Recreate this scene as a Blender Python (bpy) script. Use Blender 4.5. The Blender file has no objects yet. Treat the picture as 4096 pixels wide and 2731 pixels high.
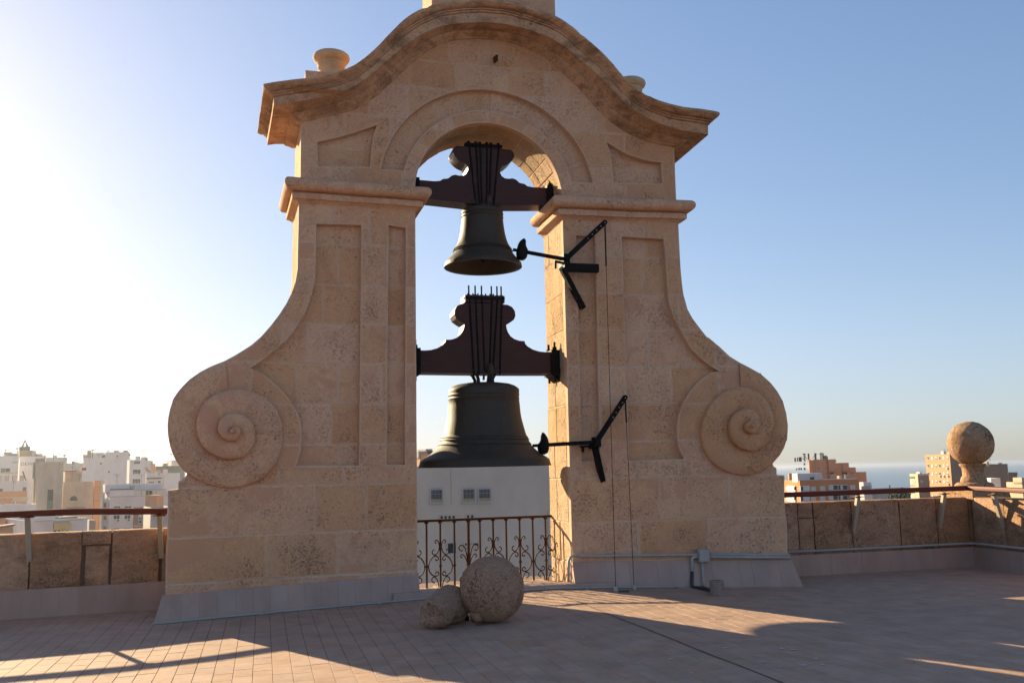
import bpy, bmesh, math, random
import numpy as np
from mathutils import Vector, Matrix, noise
from mathutils.geometry import delaunay_2d_cdt

# ------------------------------------------------------------------ camera, sky, sun, exposure
SC = bpy.context.scene
COL = SC.collection
IW, IH, FPX = 4096.0, 2731.0, 3725.0
CAM = np.array([-2.995, -11.95, 1.62])
YAW, PITCH, ROLL = math.radians(15.01), math.radians(7.97), math.radians(-1.18)
SUN_AZ, SUN_EL = math.radians(-27.0), math.radians(17.3)      # azimuth from +Y, negative towards -X

def cam_axes():
    f = np.array([math.sin(YAW)*math.cos(PITCH), math.cos(YAW)*math.cos(PITCH), math.sin(PITCH)])
    r = np.array([math.cos(YAW), -math.sin(YAW), 0.0]); u = np.cross(r, f)
    return (math.cos(ROLL)*r + math.sin(ROLL)*u, -math.sin(ROLL)*r + math.cos(ROLL)*u, f)
RX, UX, FX = cam_axes()
cd = bpy.data.cameras.new("camera"); cam = bpy.data.objects.new("camera", cd); COL.objects.link(cam)
cd.sensor_width = 36.0; cd.sensor_fit = 'HORIZONTAL'; cd.lens = FPX/IW*36.0
cd.clip_start = 0.1; cd.clip_end = 90000.0
cam.matrix_world = Matrix(((RX[0], UX[0], -FX[0], CAM[0]), (RX[1], UX[1], -FX[1], CAM[1]), (RX[2], UX[2], -FX[2], CAM[2]), (0, 0, 0, 1)))
SC.camera = cam

world = bpy.data.worlds.new("World"); SC.world = world; world.use_nodes = True
nt = world.node_tree; nt.nodes.clear()
sky = nt.nodes.new("ShaderNodeTexSky"); sky.sky_type = 'NISHITA'; sky.sun_disc = False
sky.sun_elevation = SUN_EL; sky.sun_rotation = SUN_AZ
sky.altitude = 0; sky.air_density = 1.0; sky.dust_density = 0.55; sky.ozone_density = 2.8
bg = nt.nodes.new("ShaderNodeBackground"); bg.inputs['Strength'].default_value = 0.080
wo = nt.nodes.new("ShaderNodeOutputWorld")
# the whole sky is rolled off softly towards white, as a camera records it, and greyed a little by haze close to the horizon
va = nt.nodes.new("ShaderNodeVectorMath"); va.operation = 'MULTIPLY_ADD'; va.inputs[1].default_value = (1/9,)*3; va.inputs[2].default_value = (1, 1, 1)
nt.links.new(sky.outputs[0], va.inputs[0])
vd = nt.nodes.new("ShaderNodeVectorMath"); vd.operation = 'DIVIDE'; nt.links.new(sky.outputs[0], vd.inputs[0]); nt.links.new(va.outputs[0], vd.inputs[1])
tc = nt.nodes.new("ShaderNodeTexCoord"); sx = nt.nodes.new("ShaderNodeSeparateXYZ"); nt.links.new(tc.outputs['Generated'], sx.inputs[0])
hz = nt.nodes.new("ShaderNodeMapRange"); hz.interpolation_type = 'SMOOTHSTEP'; hz.inputs[1].default_value = -0.02; hz.inputs[2].default_value = 0.15; hz.inputs[3].default_value = 1.0; hz.inputs[4].default_value = 0.0
nt.links.new(sx.outputs[2], hz.inputs[0])
mx = nt.nodes.new("ShaderNodeMix"); mx.data_type = 'RGBA'; nt.links.new(hz.outputs[0], mx.inputs[0]); mx.inputs[6].default_value = (1.09, 1.06, 1.17, 1); mx.inputs[7].default_value = (0.92, 0.95, 1.10, 1)
vm = nt.nodes.new("ShaderNodeVectorMath"); vm.operation = 'MULTIPLY'; nt.links.new(vd.outputs[0], vm.inputs[0]); nt.links.new(mx.outputs[2], vm.inputs[1])
nt.links.new(vm.outputs[0], bg.inputs[0]); nt.links.new(bg.outputs[0], wo.inputs[0])

sl = bpy.data.lights.new("sun", 'SUN'); sl.energy = 5.0; sl.angle = math.radians(0.53); sl.color = (1.0, 0.80, 0.50)
so = bpy.data.objects.new("sun", sl); COL.objects.link(so)
SDIR = Vector((math.sin(SUN_AZ)*math.cos(SUN_EL), math.cos(SUN_AZ)*math.cos(SUN_EL), math.sin(SUN_EL)))
so.rotation_euler = SDIR.to_track_quat('Z', 'Y').to_euler()
so.location = (-30, 60, 40)
vs = SC.view_settings
vs.view_transform = 'Standard'; vs.look = 'None'; vs.exposure = 1.45; vs.gamma = 1.0; vs.use_curve_mapping = False

# ------------------------------------------------------------------ measuring helpers
KC = 0.033; RC = 1.0/KC                      # the gable is slightly concave in plan
S0 = -0.06                                   # middle of the opening

def ray(x, y):
    d = FX*FPX + RX*(x-IW/2) - UX*(y-IH/2); return d/np.linalg.norm(d)
def floor_z(x):
    return 0.115*max(0.0, 1 - ((x-0.6)/3.5 if x > 0.6 else (0.6-x)/4.7))
def on_floor(x, y):
    d = ray(x, y); z = 0.0
    for _ in range(12):
        P = CAM + d*(z-CAM[2])/d[2]; z = floor_z(P[0])
    return P
def on_y(x, y, Y):
    d = ray(x, y); return CAM + d*(Y-CAM[1])/d[1]
def on_x(x, y, X):
    d = ray(x, y); return CAM + d*(X-CAM[0])/d[0]
def on_z(x, y, Z):
    d = ray(x, y); return CAM + d*(Z-CAM[2])/d[2]
def on_plane(x, y, p, n):
    d = ray(x, y); return CAM + d*((np.array(p)-CAM)@n)/(d@n)
QS = 0.5                                     # how far the depth direction fans out with the curve
def gable_pt(x, y, lev=0.0):
    d = ray(x, y); ra, rb = RC-QS*lev, RC; ox, oy = CAM[0]/ra, (CAM[1]+RC+lev)/rb; dx, dy = d[0]/ra, d[1]/rb
    a = dx*dx+dy*dy; b = ox*dx+oy*dy; c = ox*ox+oy*oy-1
    t = (-b+math.sqrt(b*b-a*c))/a; P = CAM+d*t
    return (math.atan2(P[0]/ra, (P[1]+RC+lev)/rb)*RC, P[2])
def bend(s, lev, z):
    a = s/RC; return Vector(((RC-QS*lev)*math.sin(a), -RC+RC*math.cos(a)-lev, z))
def trace(org, pts, lev=0.0, sc=2.0):
    return [gable_pt(org[0]+p[0]/sc, org[1]+p[1]/sc, lev) for p in pts]

# ------------------------------------------------------------------ object helpers
def setp(o, label=None, cat=None, group=None, kind=None):
    if label: o["label"] = label
    if cat: o["category"] = cat
    if group: o["group"] = group
    if kind: o["kind"] = kind
    return o
def root(name, loc, label=None, cat=None, group=None, kind=None):
    o = bpy.data.objects.new(name, None); COL.objects.link(o); o.location = loc
    o.empty_display_size = 0.2
    return setp(o, label, cat, group, kind)
def wloc(o):
    v = Vector((0, 0, 0))
    while o is not None:
        v += o.location; o = o.parent
    return v
def link_mesh(name, me, mat, parent=None, loc=(0, 0, 0)):
    o = bpy.data.objects.new(name, me); COL.objects.link(o); o.location = loc
    if mat and not me.materials: me.materials.append(mat)
    if parent: o.parent = parent
    return o
def build(name, verts, faces, mat, parent=None, smooth=False, world_coords=True):
    """verts in world coordinates; the object sits at the parent's origin"""
    off = wloc(parent) if (parent and world_coords) else Vector((0, 0, 0))
    me = bpy.data.meshes.new(name)
    me.from_pydata([tuple(Vector(v)-off) for v in verts], [], faces)
    me.validate(); me.update()
    if smooth:
        me.polygons.foreach_set("use_smooth", [True]*len(me.polygons))
    return link_mesh(name, me, mat, parent)
def auto_smooth(o, deg=40):
    me = o.data
    me.polygons.foreach_set("use_smooth", [True]*len(me.polygons))
    try: me.set_sharp_from_angle(angle=math.radians(deg))
    except Exception: pass
    return o
class MB:
    def __init__(s): s.v = []; s.f = []
    def add(s, v, f):
        n = len(s.v); s.v += [Vector(p) for p in v]; s.f += [tuple(i+n for i in q) for q in f]
    def box(s, c, size, rot=None, taper=1.0):
        hx, hy, hz = size[0]/2, size[1]/2, size[2]/2
        v = [Vector((x*hx*(taper if z > 0 else 1), y*hy*(taper if z > 0 else 1), z*hz)) for z in (-1, 1) for y in (-1, 1) for x in (-1, 1)]
        if rot is not None: v = [rot @ p for p in v]
        s.add([p+Vector(c) for p in v], [(0, 2, 3, 1), (4, 5, 7, 6), (0, 1, 5, 4), (2, 6, 7, 3), (0, 4, 6, 2), (1, 3, 7, 5)])
    def hexa(s, b, t):
        s.add(list(b)+list(t), [(3, 2, 1, 0), (4, 5, 6, 7), (0, 1, 5, 4), (1, 2, 6, 5), (2, 3, 7, 6), (3, 0, 4, 7)])
    def tube(s, pts, r, n=8, caps=True, flat=1.0):
        pts = [Vector(p) for p in pts]; rings = []; up = None
        for i, p in enumerate(pts):
            t = (pts[min(i+1, len(pts)-1)]-pts[max(i-1, 0)]).normalized()
            if up is None:
                up = Vector((0, 0, 1)) if abs(t.z) < 0.9 else Vector((0, 1, 0))
            a = t.cross(up)
            if a.length < 1e-4: a = t.cross(Vector((1, 0, 0)))
            a.normalize(); b = a.cross(t).normalized(); up = b
            rr = r[i] if isinstance(r, (list, tuple)) else r
            rings.append([p + a*math.cos(2*math.pi*k/n)*rr + b*math.sin(2*math.pi*k/n)*rr*flat for k in range(n)])
        v = [q for R_ in rings for q in R_]; f = []
        for i in range(len(rings)-1):
            for k in range(n):
                f.append((i*n+k, i*n+(k+1) % n, (i+1)*n+(k+1) % n, (i+1)*n+k))
        if caps:
            f.append(tuple(range(n-1, -1, -1))); f.append(tuple((len(rings)-1)*n+k for k in range(n)))
        s.add(v, f)
    def bar(s, a, b, w, h, up=(0, 0, 1)):
        a, b = Vector(a), Vector(b); t = (b-a).normalized(); u = Vector(up)
        x = t.cross(u)
        if x.length < 1e-4: x = t.cross(Vector((0, 1, 0)))
        x.normalize(); y = x.cross(t)
        q = [(-1, -1), (1, -1), (1, 1), (-1, 1)]
        s.hexa([a+x*i*w/2+y*j*h/2 for i, j in q], [b+x*i*w/2+y*j*h/2 for i, j in q])
    def lathe(s, prof, c, n=48, ang=2*math.pi, rfun=None):
        c = Vector(c); v = []; f = []
        for (r, z) in prof:
            for k in range(n):
                th = 2*math.pi*k/n; rr = r*(rfun(th, z) if rfun else 1)
                v.append(c+Vector((rr*math.cos(th), rr*math.sin(th), z)))
        for i in range(len(prof)-1):
            for k in range(n):
                f.append((i*n+k, i*n+(k+1) % n, (i+1)*n+(k+1) % n, (i+1)*n+k))
        s.add(v, f)
    def sheet(s, grid):
        m = len(grid[0]); v = [p for row in grid for p in row]; f = []
        for i in range(len(grid)-1):
            for j in range(m-1):
                f.append((i*m+j, i*m+j+1, (i+1)*m+j+1, (i+1)*m+j))
        s.add(v, f)
    def build(s, name, mat, parent=None, smooth=False, deg=None):
        o = build(name, s.v, s.f, mat, parent, smooth)
        if deg: auto_smooth(o, deg)
        return o

# ------------------------------------------------------------------ materials
def nodes_of(name, rough=0.85, spec=0.25):
    m = bpy.data.materials.new(name); m.use_nodes = True; t = m.node_tree
    b = t.nodes["Principled BSDF"]; b.inputs["Roughness"].default_value = rough
    b.inputs["Specular IOR Level"].default_value = spec
    return m, t, b
def N(t, typ, **kw):
    n = t.nodes.new(typ)
    for k, v in kw.items():
        if k in n.inputs: n.inputs[k].default_value = v
        else: setattr(n, k, v)
    return n
def mixc(t, fac, a, b, mode='MIX'):
    n = t.nodes.new("ShaderNodeMix"); n.data_type = 'RGBA'; n.blend_type = mode
    for i, v in ((0, fac), (6, a), (7, b)):
        if hasattr(v, 'links'): t.links.new(v, n.inputs[i])
        else: n.inputs[i].default_value = v if not isinstance(v, tuple) else (*v[:3], 1.0)
    return n.outputs[2]
def ramp(t, src, a, b, lo=0.0, hi=1.0):
    n = t.nodes.new("ShaderNodeMapRange"); n.inputs[1].default_value = a; n.inputs[2].default_value = b
    n.inputs[3].default_value = lo; n.inputs[4].default_value = hi; t.links.new(src, n.inputs[0]); return n.outputs[0]
def math_(t, op, a, b):
    n = t.nodes.new("ShaderNodeMath"); n.operation = op
    for i, v in enumerate((a, b)):
        if hasattr(v, 'links'): t.links.new(v, n.inputs[i])
        else: n.inputs[i].default_value = v
    return n.outputs[0]
def pos(t):
    return t.nodes.new("ShaderNodeNewGeometry").outputs['Position']
def noise_(t, p, scale, detail=5, rough=0.6, dist=0.0):
    n = N(t, "ShaderNodeTexNoise"); n.inputs['Scale'].default_value = scale; n.inputs['Detail'].default_value = detail
    n.inputs['Roughness'].default_value = rough; n.inputs['Distortion'].default_value = dist
    t.links.new(p, n.inputs['Vector']); return n.outputs[0]
def stretch(t, p, s):
    n = t.nodes.new("ShaderNodeMapping"); n.inputs['Scale'].default_value = s; t.links.new(p, n.inputs[0]); return n.outputs[0]

def sandstone(name, c1, c2, cpatch, pit=1.0, bump=1.0, vary=0.16, stain=0.0, streak=(1, 1, 1), white=0.0):
    m, t, b = nodes_of(name, 0.93, 0.12)
    p = pos(t); oi = t.nodes.new("ShaderNodeObjectInfo")
    big = noise_(t, p, 1.1, 4, 0.6); mid = noise_(t, p, 5.0, 6, 0.7); fine = noise_(t, stretch(t, p, streak), 45.0, 4, 0.7)
    col = mixc(t, ramp(t, big, 0.32, 0.68), c1, c2)
    col = mixc(t, ramp(t, mid, 0.42, 0.72, 0, 0.75), col, cpatch)
    spk = noise_(t, p, 30.0, 6, 0.85)
    sel = math_(t, 'MULTIPLY', ramp(t, oi.outputs['Random'], 0, 1, 0.25, 1.0), ramp(t, noise_(t, p, 1.9, 4, 0.6), 0.38, 0.60, 0.25, 1.0))
    col = mixc(t, math_(t, 'MULTIPLY', ramp(t, spk, 0.50, 0.62, 0, 0.95), sel), col, mixc(t, 0.62, col, (0.12, 0.065, 0.035)))
    col = mixc(t, ramp(t, spk, 0.46, 0.36, 0, 0.35), col, (0.72, 0.50, 0.32))
    rnd = ramp(t, oi.outputs['Random'], 0, 1, 1-vary, 1+vary)
    hs = t.nodes.new("ShaderNodeHueSaturation"); t.links.new(col, hs.inputs['Color']); t.links.new(rnd, hs.inputs['Value'])
    t.links.new(ramp(t, oi.outputs['Random'], 0, 1, 1.08, 0.88), hs.inputs['Saturation']); col = hs.outputs[0]
    blot = noise_(t, stretch(t, p, (1.0, 1.0, 0.7)), 3.1, 7, 0.72, 0.8)
    col = mixc(t, ramp(t, blot, 0.53, 0.70, 0, 0.55), col, mixc(t, 0.45, col, (0.17, 0.085, 0.045)))
    col = mixc(t, ramp(t, blot, 0.46, 0.30, 0, 0.40), col, (0.60, 0.42, 0.29))
    # grain
    col = mixc(t, ramp(t, fine, 0.3, 0.75, 0.0, 0.5), col, mixc(t, 0.5, col, (0.80, 0.62, 0.44)))
    pat = noise_(t, p, 1.35, 6, 0.62, 0.35)
    patch = ramp(t, pat, 0.565, 0.60)
    # pits gathered in patches
    vo = N(t, "ShaderNodeTexVoronoi"); vo.inputs['Scale'].default_value = 36.0; vo.inputs['Randomness'].default_value = 1.0
    wv = t.nodes.new("ShaderNodeVectorMath"); wv.operation = 'ADD'
    n3 = N(t, "ShaderNodeTexNoise"); n3.inputs['Scale'].default_value = 18.0; n3.inputs['Detail'].default_value = 3; t.links.new(p, n3.inputs['Vector'])
    sv = t.nodes.new("ShaderNodeVectorMath"); sv.operation = 'SCALE'; sv.inputs['Scale'].default_value = 0.09
    t.links.new(n3.outputs['Color'], sv.inputs[0]); t.links.new(stretch(t, p, streak), wv.inputs[0]); t.links.new(sv.outputs[0], wv.inputs[1])
    t.links.new(wv.outputs[0], vo.inputs['Vector'])
    dens = noise_(t, p, 2.3, 5, 0.65)
    thr = ramp(t, dens, 0.36, 0.70, 0.10, 0.46)
    pits = ramp(t, math_(t, 'SUBTRACT', thr, vo.outputs['Distance']), 0.0, 0.16)
    vo2 = N(t, "ShaderNodeTexVoronoi"); vo2.inputs['Scale'].default_value = 62.0; t.links.new(p, vo2.inputs['Vector'])
    p2 = ramp(t, math_(t, 'SUBTRACT', ramp(t, dens, 0.45, 0.75, 0.05, 0.36), vo2.outputs['Distance']), 0.0, 0.1)
    allp = math_(t, 'MAXIMUM', pits, math_(t, 'MULTIPLY', p2, 0.7))
    allp = math_(t, 'MULTIPLY', allp, ramp(t, patch, 0, 1, 1.0, 0.12))
    col = mixc(t, math_(t, 'MULTIPLY', patch, 0.7 if pit >= 0.9 else 0.0), col, cpatch)
    col = mixc(t, math_(t, 'MULTIPLY', math_(t, 'MULTIPLY', allp, ramp(t, oi.outputs['Random'], 0, 1, 1.15, 0.55)), min(0.95, 0.72*pit)), col, mixc(t, 0.5, col, (0.10, 0.055, 0.03)))
    if stain > 0:
        st = noise_(t, stretch(t, p, (1.0, 1.0, 2.2)), 2.6, 8, 0.75, 0.6)
        col = mixc(t, ramp(t, st, 0.47, 0.63, 0, stain), col, (0.12, 0.062, 0.028))
    if white > 0:
        st = noise_(t, stretch(t, p, (3.0, 3.0, 0.6)), 4.0, 6, 0.7)
        col = mixc(t, ramp(t, st, 0.58, 0.75, 0, white), col, (0.62, 0.56, 0.50))
    t.links.new(col, b.inputs['Base Color'])
    h = math_(t, 'ADD', math_(t, 'MULTIPLY', fine, 0.35), math_(t, 'MULTIPLY', mid, 0.5))
    h = math_(t, 'SUBTRACT', h, math_(t, 'MULTIPLY', allp, 0.9*pit))
    bp = t.nodes.new("ShaderNodeBump"); bp.inputs['Strength'].default_value = 0.75*bump if bump < 1.3 else 1.0; bp.inputs['Distance'].default_value = 0.03*bump
    t.links.new(h, bp.inputs['Height']); t.links.new(bp.outputs[0], b.inputs['Normal'])
    return m

def plain(name, col, rough=0.7, var=0.12, scale=6.0, bump=0.0, spec=0.3, metal=0.0, streak=None, col2=None, objvar=0.0):
    m, t, b = nodes_of(name, rough, spec); b.inputs['Metallic'].default_value = metal
    p = pos(t); q = stretch(t, p, streak) if streak else p
    n = noise_(t, q, scale, 6, 0.65)
    dark = col2 if col2 else tuple(c*(1-2.2*var) for c in col)
    c = mixc(t, ramp(t, n, 0.35, 0.7), col, dark)
    if objvar > 0:
        oi = t.nodes.new("ShaderNodeObjectInfo")
        hs = t.nodes.new("ShaderNodeHueSaturation"); t.links.new(c, hs.inputs['Color'])
        t.links.new(ramp(t, oi.outputs['Random'], 0, 1, 1-objvar, 1+objvar), hs.inputs['Value'])
        wn = N(t, "ShaderNodeTexWhiteNoise"); wn.noise_dimensions = '1D'; t.links.new(oi.outputs['Random'], wn.inputs['W'])
        t.links.new(ramp(t, wn.outputs[0], 0, 1, 1-2*objvar, 1+1.5*objvar), hs.inputs['Saturation']); c = hs.outputs[0]
    t.links.new(c, b.inputs['Base Color'])
    if bump:
        bp = t.nodes.new("ShaderNodeBump"); bp.inputs['Strength'].default_value = bump; bp.inputs['Distance'].default_value = 0.02
        t.links.new(noise_(t, q, scale*5, 5, 0.7), bp.inputs['Height']); t.links.new(bp.outputs[0], b.inputs['Normal'])
    return m

SA, SB, SP = (0.70, 0.388, 0.200), (0.60, 0.318, 0.173), (0.58, 0.306, 0.184)
M = {}
M['stone'] = sandstone("sandstone", SA, SB, SP, 1.0, 1.0, 0.075)
M['pointing'] = sandstone("lime_pointing", (0.66, 0.42, 0.27), (0.60, 0.37, 0.235), (0.54, 0.33, 0.21), 0.25, 0.6, 0.03)
M['stone_rough'] = sandstone("rough_sandstone", (0.54, 0.35, 0.19), (0.47, 0.29, 0.155), (0.50, 0.33, 0.18), 1.0, 2.0, 0.10, streak=(1, 1, 0.35))
M['cornice'] = sandstone("stained_sandstone", SA, SB, (0.40, 0.235, 0.125), 0.9, 1.1, 0.10, stain=0.6)
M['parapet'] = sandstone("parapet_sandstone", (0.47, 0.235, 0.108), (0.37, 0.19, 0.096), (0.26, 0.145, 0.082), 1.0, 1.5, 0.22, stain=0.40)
M['ball'] = sandstone("ball_sandstone", (0.40, 0.225, 0.14), (0.34, 0.185, 0.115), (0.29, 0.155, 0.10), 1.3, 2.0, 0.05)
M['finial'] = sandstone("finial_sandstone", (0.47, 0.27, 0.135), (0.42, 0.235, 0.12), (0.40, 0.23, 0.13), 1.7, 2.2, 0.05, stain=0.5, white=0.85)
M['urn'] = sandstone("new_sandstone", (0.60, 0.43, 0.26), (0.56, 0.40, 0.24), (0.52, 0.36, 0.21), 0.3, 0.5, 0.05)
M['mortar'] = plain("mortar", (0.30, 0.20, 0.13), 0.95, 0.15, 8, 0.4)
M['joint'] = plain("dark_joint", (0.19, 0.115, 0.078), 0.95, 0.2, 9, 0.4)
M['marble'] = plain("pink_marble", (0.45, 0.305, 0.24), 0.55, 0.10, 3.0, 0.05, 0.35, streak=(1, 1, 0.35), objvar=0.035)
M['tile'] = plain("terracotta_tile", (0.48, 0.310, 0.215), 0.8, 0.12, 3.0, 0.25, 0.2, objvar=0.045)
M['grout'] = plain("floor_mortar", (0.20, 0.125, 0.09), 0.95, 0.15, 20)
M['crack'] = plain("expansion_joint", (0.13, 0.07, 0.055), 0.8, 0.1, 20)
M['dropping'] = plain("bird_dropping", (0.55, 0.50, 0.46), 0.8, 0.05, 30)
M['wood'] = plain("varnished_wood", (0.058, 0.013, 0.008), 0.42, 0.2, 4.0, 0.03, 0.25, streak=(0.6, 8, 8))
M['iron'] = plain("black_iron", (0.009, 0.008, 0.008), 0.6, 0.2, 12, 0.1, 0.12)
M['rust'] = plain("rusted_iron", (0.085, 0.034, 0.012), 0.75, 0.25, 30, 0.3, 0.3)
M['rail'] = plain("painted_rail", (0.15, 0.034, 0.017), 0.5, 0.05, 3, 0.0, 0.12)
M['post'] = plain("beige_paint", (0.42, 0.34, 0.24), 0.55, 0.06, 8)
M['conduit'] = plain("grey_conduit", (0.40, 0.385, 0.355), 0.5, 0.06, 9)
M['conduit_dark'] = plain("dark_conduit", (0.06, 0.06, 0.062), 0.6, 0.06, 9)
M['bucket'] = plain("cement_pot", (0.32, 0.24, 0.20), 0.9, 0.15, 20, 0.3)

def bronze():
    m, t, b = nodes_of("patinated_bronze", 0.62, 0.25); b.inputs['Metallic'].default_value = 0.35
    p = pos(t)
    n1 = noise_(t, stretch(t, p, (1, 1, 0.25)), 6.0, 7, 0.7, 0.4); n2 = noise_(t, p, 28.0, 6, 0.7)
    c = mixc(t, ramp(t, n1, 0.36, 0.66), (0.064, 0.049, 0.038), (0.050, 0.045, 0.037))
    c = mixc(t, ramp(t, n2, 0.5, 0.75, 0, 0.6), c, (0.10, 0.08, 0.05))
    c = mixc(t, ramp(t, noise_(t, stretch(t, p, (2, 2, 0.5)), 5.0, 8, 0.8, 1.2), 0.68, 0.76, 0, 0.35), c, (0.22, 0.20, 0.17))
    t.links.new(c, b.inputs['Base Color'])
    bp = t.nodes.new("ShaderNodeBump"); bp.inputs['Strength'].default_value = 0.35; bp.inputs['Distance'].default_value = 0.01
    t.links.new(math_(t, 'ADD', n2, math_(t, 'MULTIPLY', n1, 0.6)), bp.inputs['Height']); t.links.new(bp.outputs[0], b.inputs['Normal'])
    return m
M['bronze'] = bronze()

def sea_mat():
    m, t, b = nodes_of("sea_water", 0.28, 0.5)
    p = pos(t)
    n = noise_(t, stretch(t, p, (0.004, 0.03, 1)), 1.0, 6, 0.6)
    t.links.new(mixc(t, ramp(t, n, 0.35, 0.7), (0.045, 0.10, 0.135), (0.07, 0.135, 0.17)), b.inputs['Base Color'])
    bp = t.nodes.new("ShaderNodeBump"); bp.inputs['Strength'].default_value = 0.6; bp.inputs['Distance'].default_value = 1.5
    t.links.new(noise_(t, stretch(t, p, (0.05, 0.12, 1)), 1.0, 5, 0.6), bp.inputs['Height']); t.links.new(bp.outputs[0], b.inputs['Normal'])
    return m
M['sea'] = sea_mat()
M['ground'] = plain("town_ground", (0.16, 0.145, 0.13), 0.95, 0.2, 0.02)
def wallmat(name, c, v=0.07): 
    M[name] = plain(name, c, 0.85, v, 0.35, 0.0, 0.2, streak=(1, 1, 0.5))
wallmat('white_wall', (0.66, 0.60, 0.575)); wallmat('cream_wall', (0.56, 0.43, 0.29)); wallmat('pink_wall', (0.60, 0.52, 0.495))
wallmat('grey_wall', (0.42, 0.38, 0.35), 0.12); wallmat('concrete_wall', (0.52, 0.41, 0.31), 0.14); wallmat('orange_wall', (0.56, 0.20, 0.072), 0.05)
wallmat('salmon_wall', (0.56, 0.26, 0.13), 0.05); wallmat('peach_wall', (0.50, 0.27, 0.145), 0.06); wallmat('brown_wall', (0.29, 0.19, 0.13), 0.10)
wallmat('brick_wall', (0.34, 0.155, 0.095), 0.10); wallmat('taupe_wall', (0.68, 0.54, 0.43), 0.08); wallmat('green_wall', (0.12, 0.15, 0.12), 0.1)
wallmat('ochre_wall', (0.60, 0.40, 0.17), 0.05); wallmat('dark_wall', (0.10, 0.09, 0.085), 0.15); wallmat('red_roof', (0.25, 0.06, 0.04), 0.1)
M['glass'] = plain("window_glass", (0.03, 0.03, 0.034), 0.35, 0.1, 1, 0.0, 0.2)
M['frame'] = plain("window_frame", (0.55, 0.52, 0.50), 0.6, 0.05, 1)
M['shutter'] = plain("roller_shutter", (0.58, 0.52, 0.46), 0.7, 0.05, 1)
M['tree'] = plain("foliage", (0.05, 0.085, 0.03), 0.8, 0.3, 2)

# ------------------------------------------------------------------ floor, ground, sea
fl = MB()
xs = [-14, -10, -7.0, -4.1, -2.5, -1, 0.6, 1.8, 3, 4.1, 6, 8.4]
g0 = [[(x, y, floor_z(x)-0.012) for x in xs] for y in (-30, -16, -10, -5, 0, 1.6)]
fl.sheet(g0)
floor = fl.build("floor", M['grout']); setp(floor, "terracotta tiled roof terrace around the bell gable", None, None, "structure")
# tiles
TW, TL, GAP = 0.157, 0.285, 0.0032
def tile_mesh():
    a, b, e = TW/2-GAP/2, TL/2-GAP/2, 0.0016
    v = [(-a, -b, -0.012), (a, -b, -0.012), (a, b, -0.012), (-a, b, -0.012), (-a, -b, -0.003), (a, -b, -0.003), (a, b, -0.003), (-a, b, -0.003),
         (-a+e, -b+e, 0), (a-e, -b+e, 0), (a-e, b-e, 0), (-a+e, b-e, 0)]
    f = [(8, 9, 10, 11)]
    for k in range(4):
        l = (k+1) % 4; f += [(k, l, 4+l, 4+k), (4+k, 4+l, 8+l, 8+k)]
    return v, f
TV, TF = tile_mesh()
tme = bpy.data.meshes.new("tile"); tme.from_pydata(TV, [], TF); tme.update(); tme.materials.append(M['tile'])
rnd = random.Random(5)
spots = []
ncol = int((8.3+7.6)/TW)
for i in range(ncol):
    x = -7.6 + (i+0.5)*TW
    y = -7.2 - rnd.random()*TL
    while y < 1.0:
        if not (x > 7.9): spots.append((x, y, rnd.uniform(-0.0012, 0.0012), rnd.uniform(-0.004, 0.004), rnd.uniform(-0.006, 0.006)))
        y += TL
def proj(p):
    d = np.array(p)-CAM; w = d@FX
    return (IW/2+FPX*(d@RX)/w, IH/2-FPX*(d@UX)/w, w)
near = []
for k, s in enumerate(spots):
    q = proj((s[0], s[1], floor_z(s[0])))
    if 0 < q[0] < IW and 2350 < q[1] < IH: near.append((q[2], k))
near.sort(); chosen = set(k for _, k in near[:300])
rest = MB()
for k, (x, y, dz, ta, tb) in enumerate(spots):
    z = floor_z(x); sl_ = math.atan((floor_z(x+0.05)-floor_z(x-0.05))/0.1)
    R = Matrix.Rotation(-sl_+ta*0.4, 3, 'Y') @ Matrix.Rotation(tb*0.5, 3, 'X')
    if k in chosen:
        o = bpy.data.objects.new("tile", tme); COL.objects.link(o); o.parent = floor
        o.location = (x, y, z+dz); o.rotation_euler = R.to_euler()
    else:
        rest.add([R @ Vector(v)+Vector((x, y, z+dz)) for v in TV], TF)
ro = rest.build("tile_field", M['tile'], floor); ro["kind"] = "stuff"
# per-tile tone for the joined tiles comes from a face attribute (each tile fired a little differently)
ej = MB()
jx = 0.56
jp = [(jx+0.006*math.sin(y*3.1)+rnd.uniform(-0.004, 0.004), y) for y in np.arange(-7.2, -0.1, 0.12)]
for (x0, y0), (x1, y1) in zip(jp[:-1], jp[1:]):
    w = 0.0055+0.003*rnd.random()
    ej.add([(x0-w, y0, floor_z(x0)+0.0045), (x0+w, y0, floor_z(x0)+0.0045), (x1+w, y1, floor_z(x1)+0.0045), (x1-w, y1, floor_z(x1)+0.0045)], [(0, 1, 2, 3)])
ej.build("expansion_joint", M['crack'], floor)
dr = MB()
for px, py in [(2330, 2551), (2553, 2652), (2682, 2636), (2810, 2640), (3126, 2594), (3172, 2598), (3264, 2634), (3290, 2659), (3120, 2668), (3054, 2646), (2765, 2692), (2900, 2590), (2146, 2598), (3215, 2660)]:
    c = on_floor(px, py); r0 = rnd.uniform(0.012, 0.03); n = 9
    ring = [(c[0]+r0*(0.6+0.7*rnd.random())*math.cos(2*math.pi*k/n), c[1]+r0*(0.6+0.7*rnd.random())*math.sin(2*math.pi*k/n), floor_z(c[0])+0.005) for k in range(n)]
    dr.add(ring, [tuple(range(n))])
dd = dr.build("bird_droppings", M['dropping'], floor); dd["kind"] = "stuff"

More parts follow.
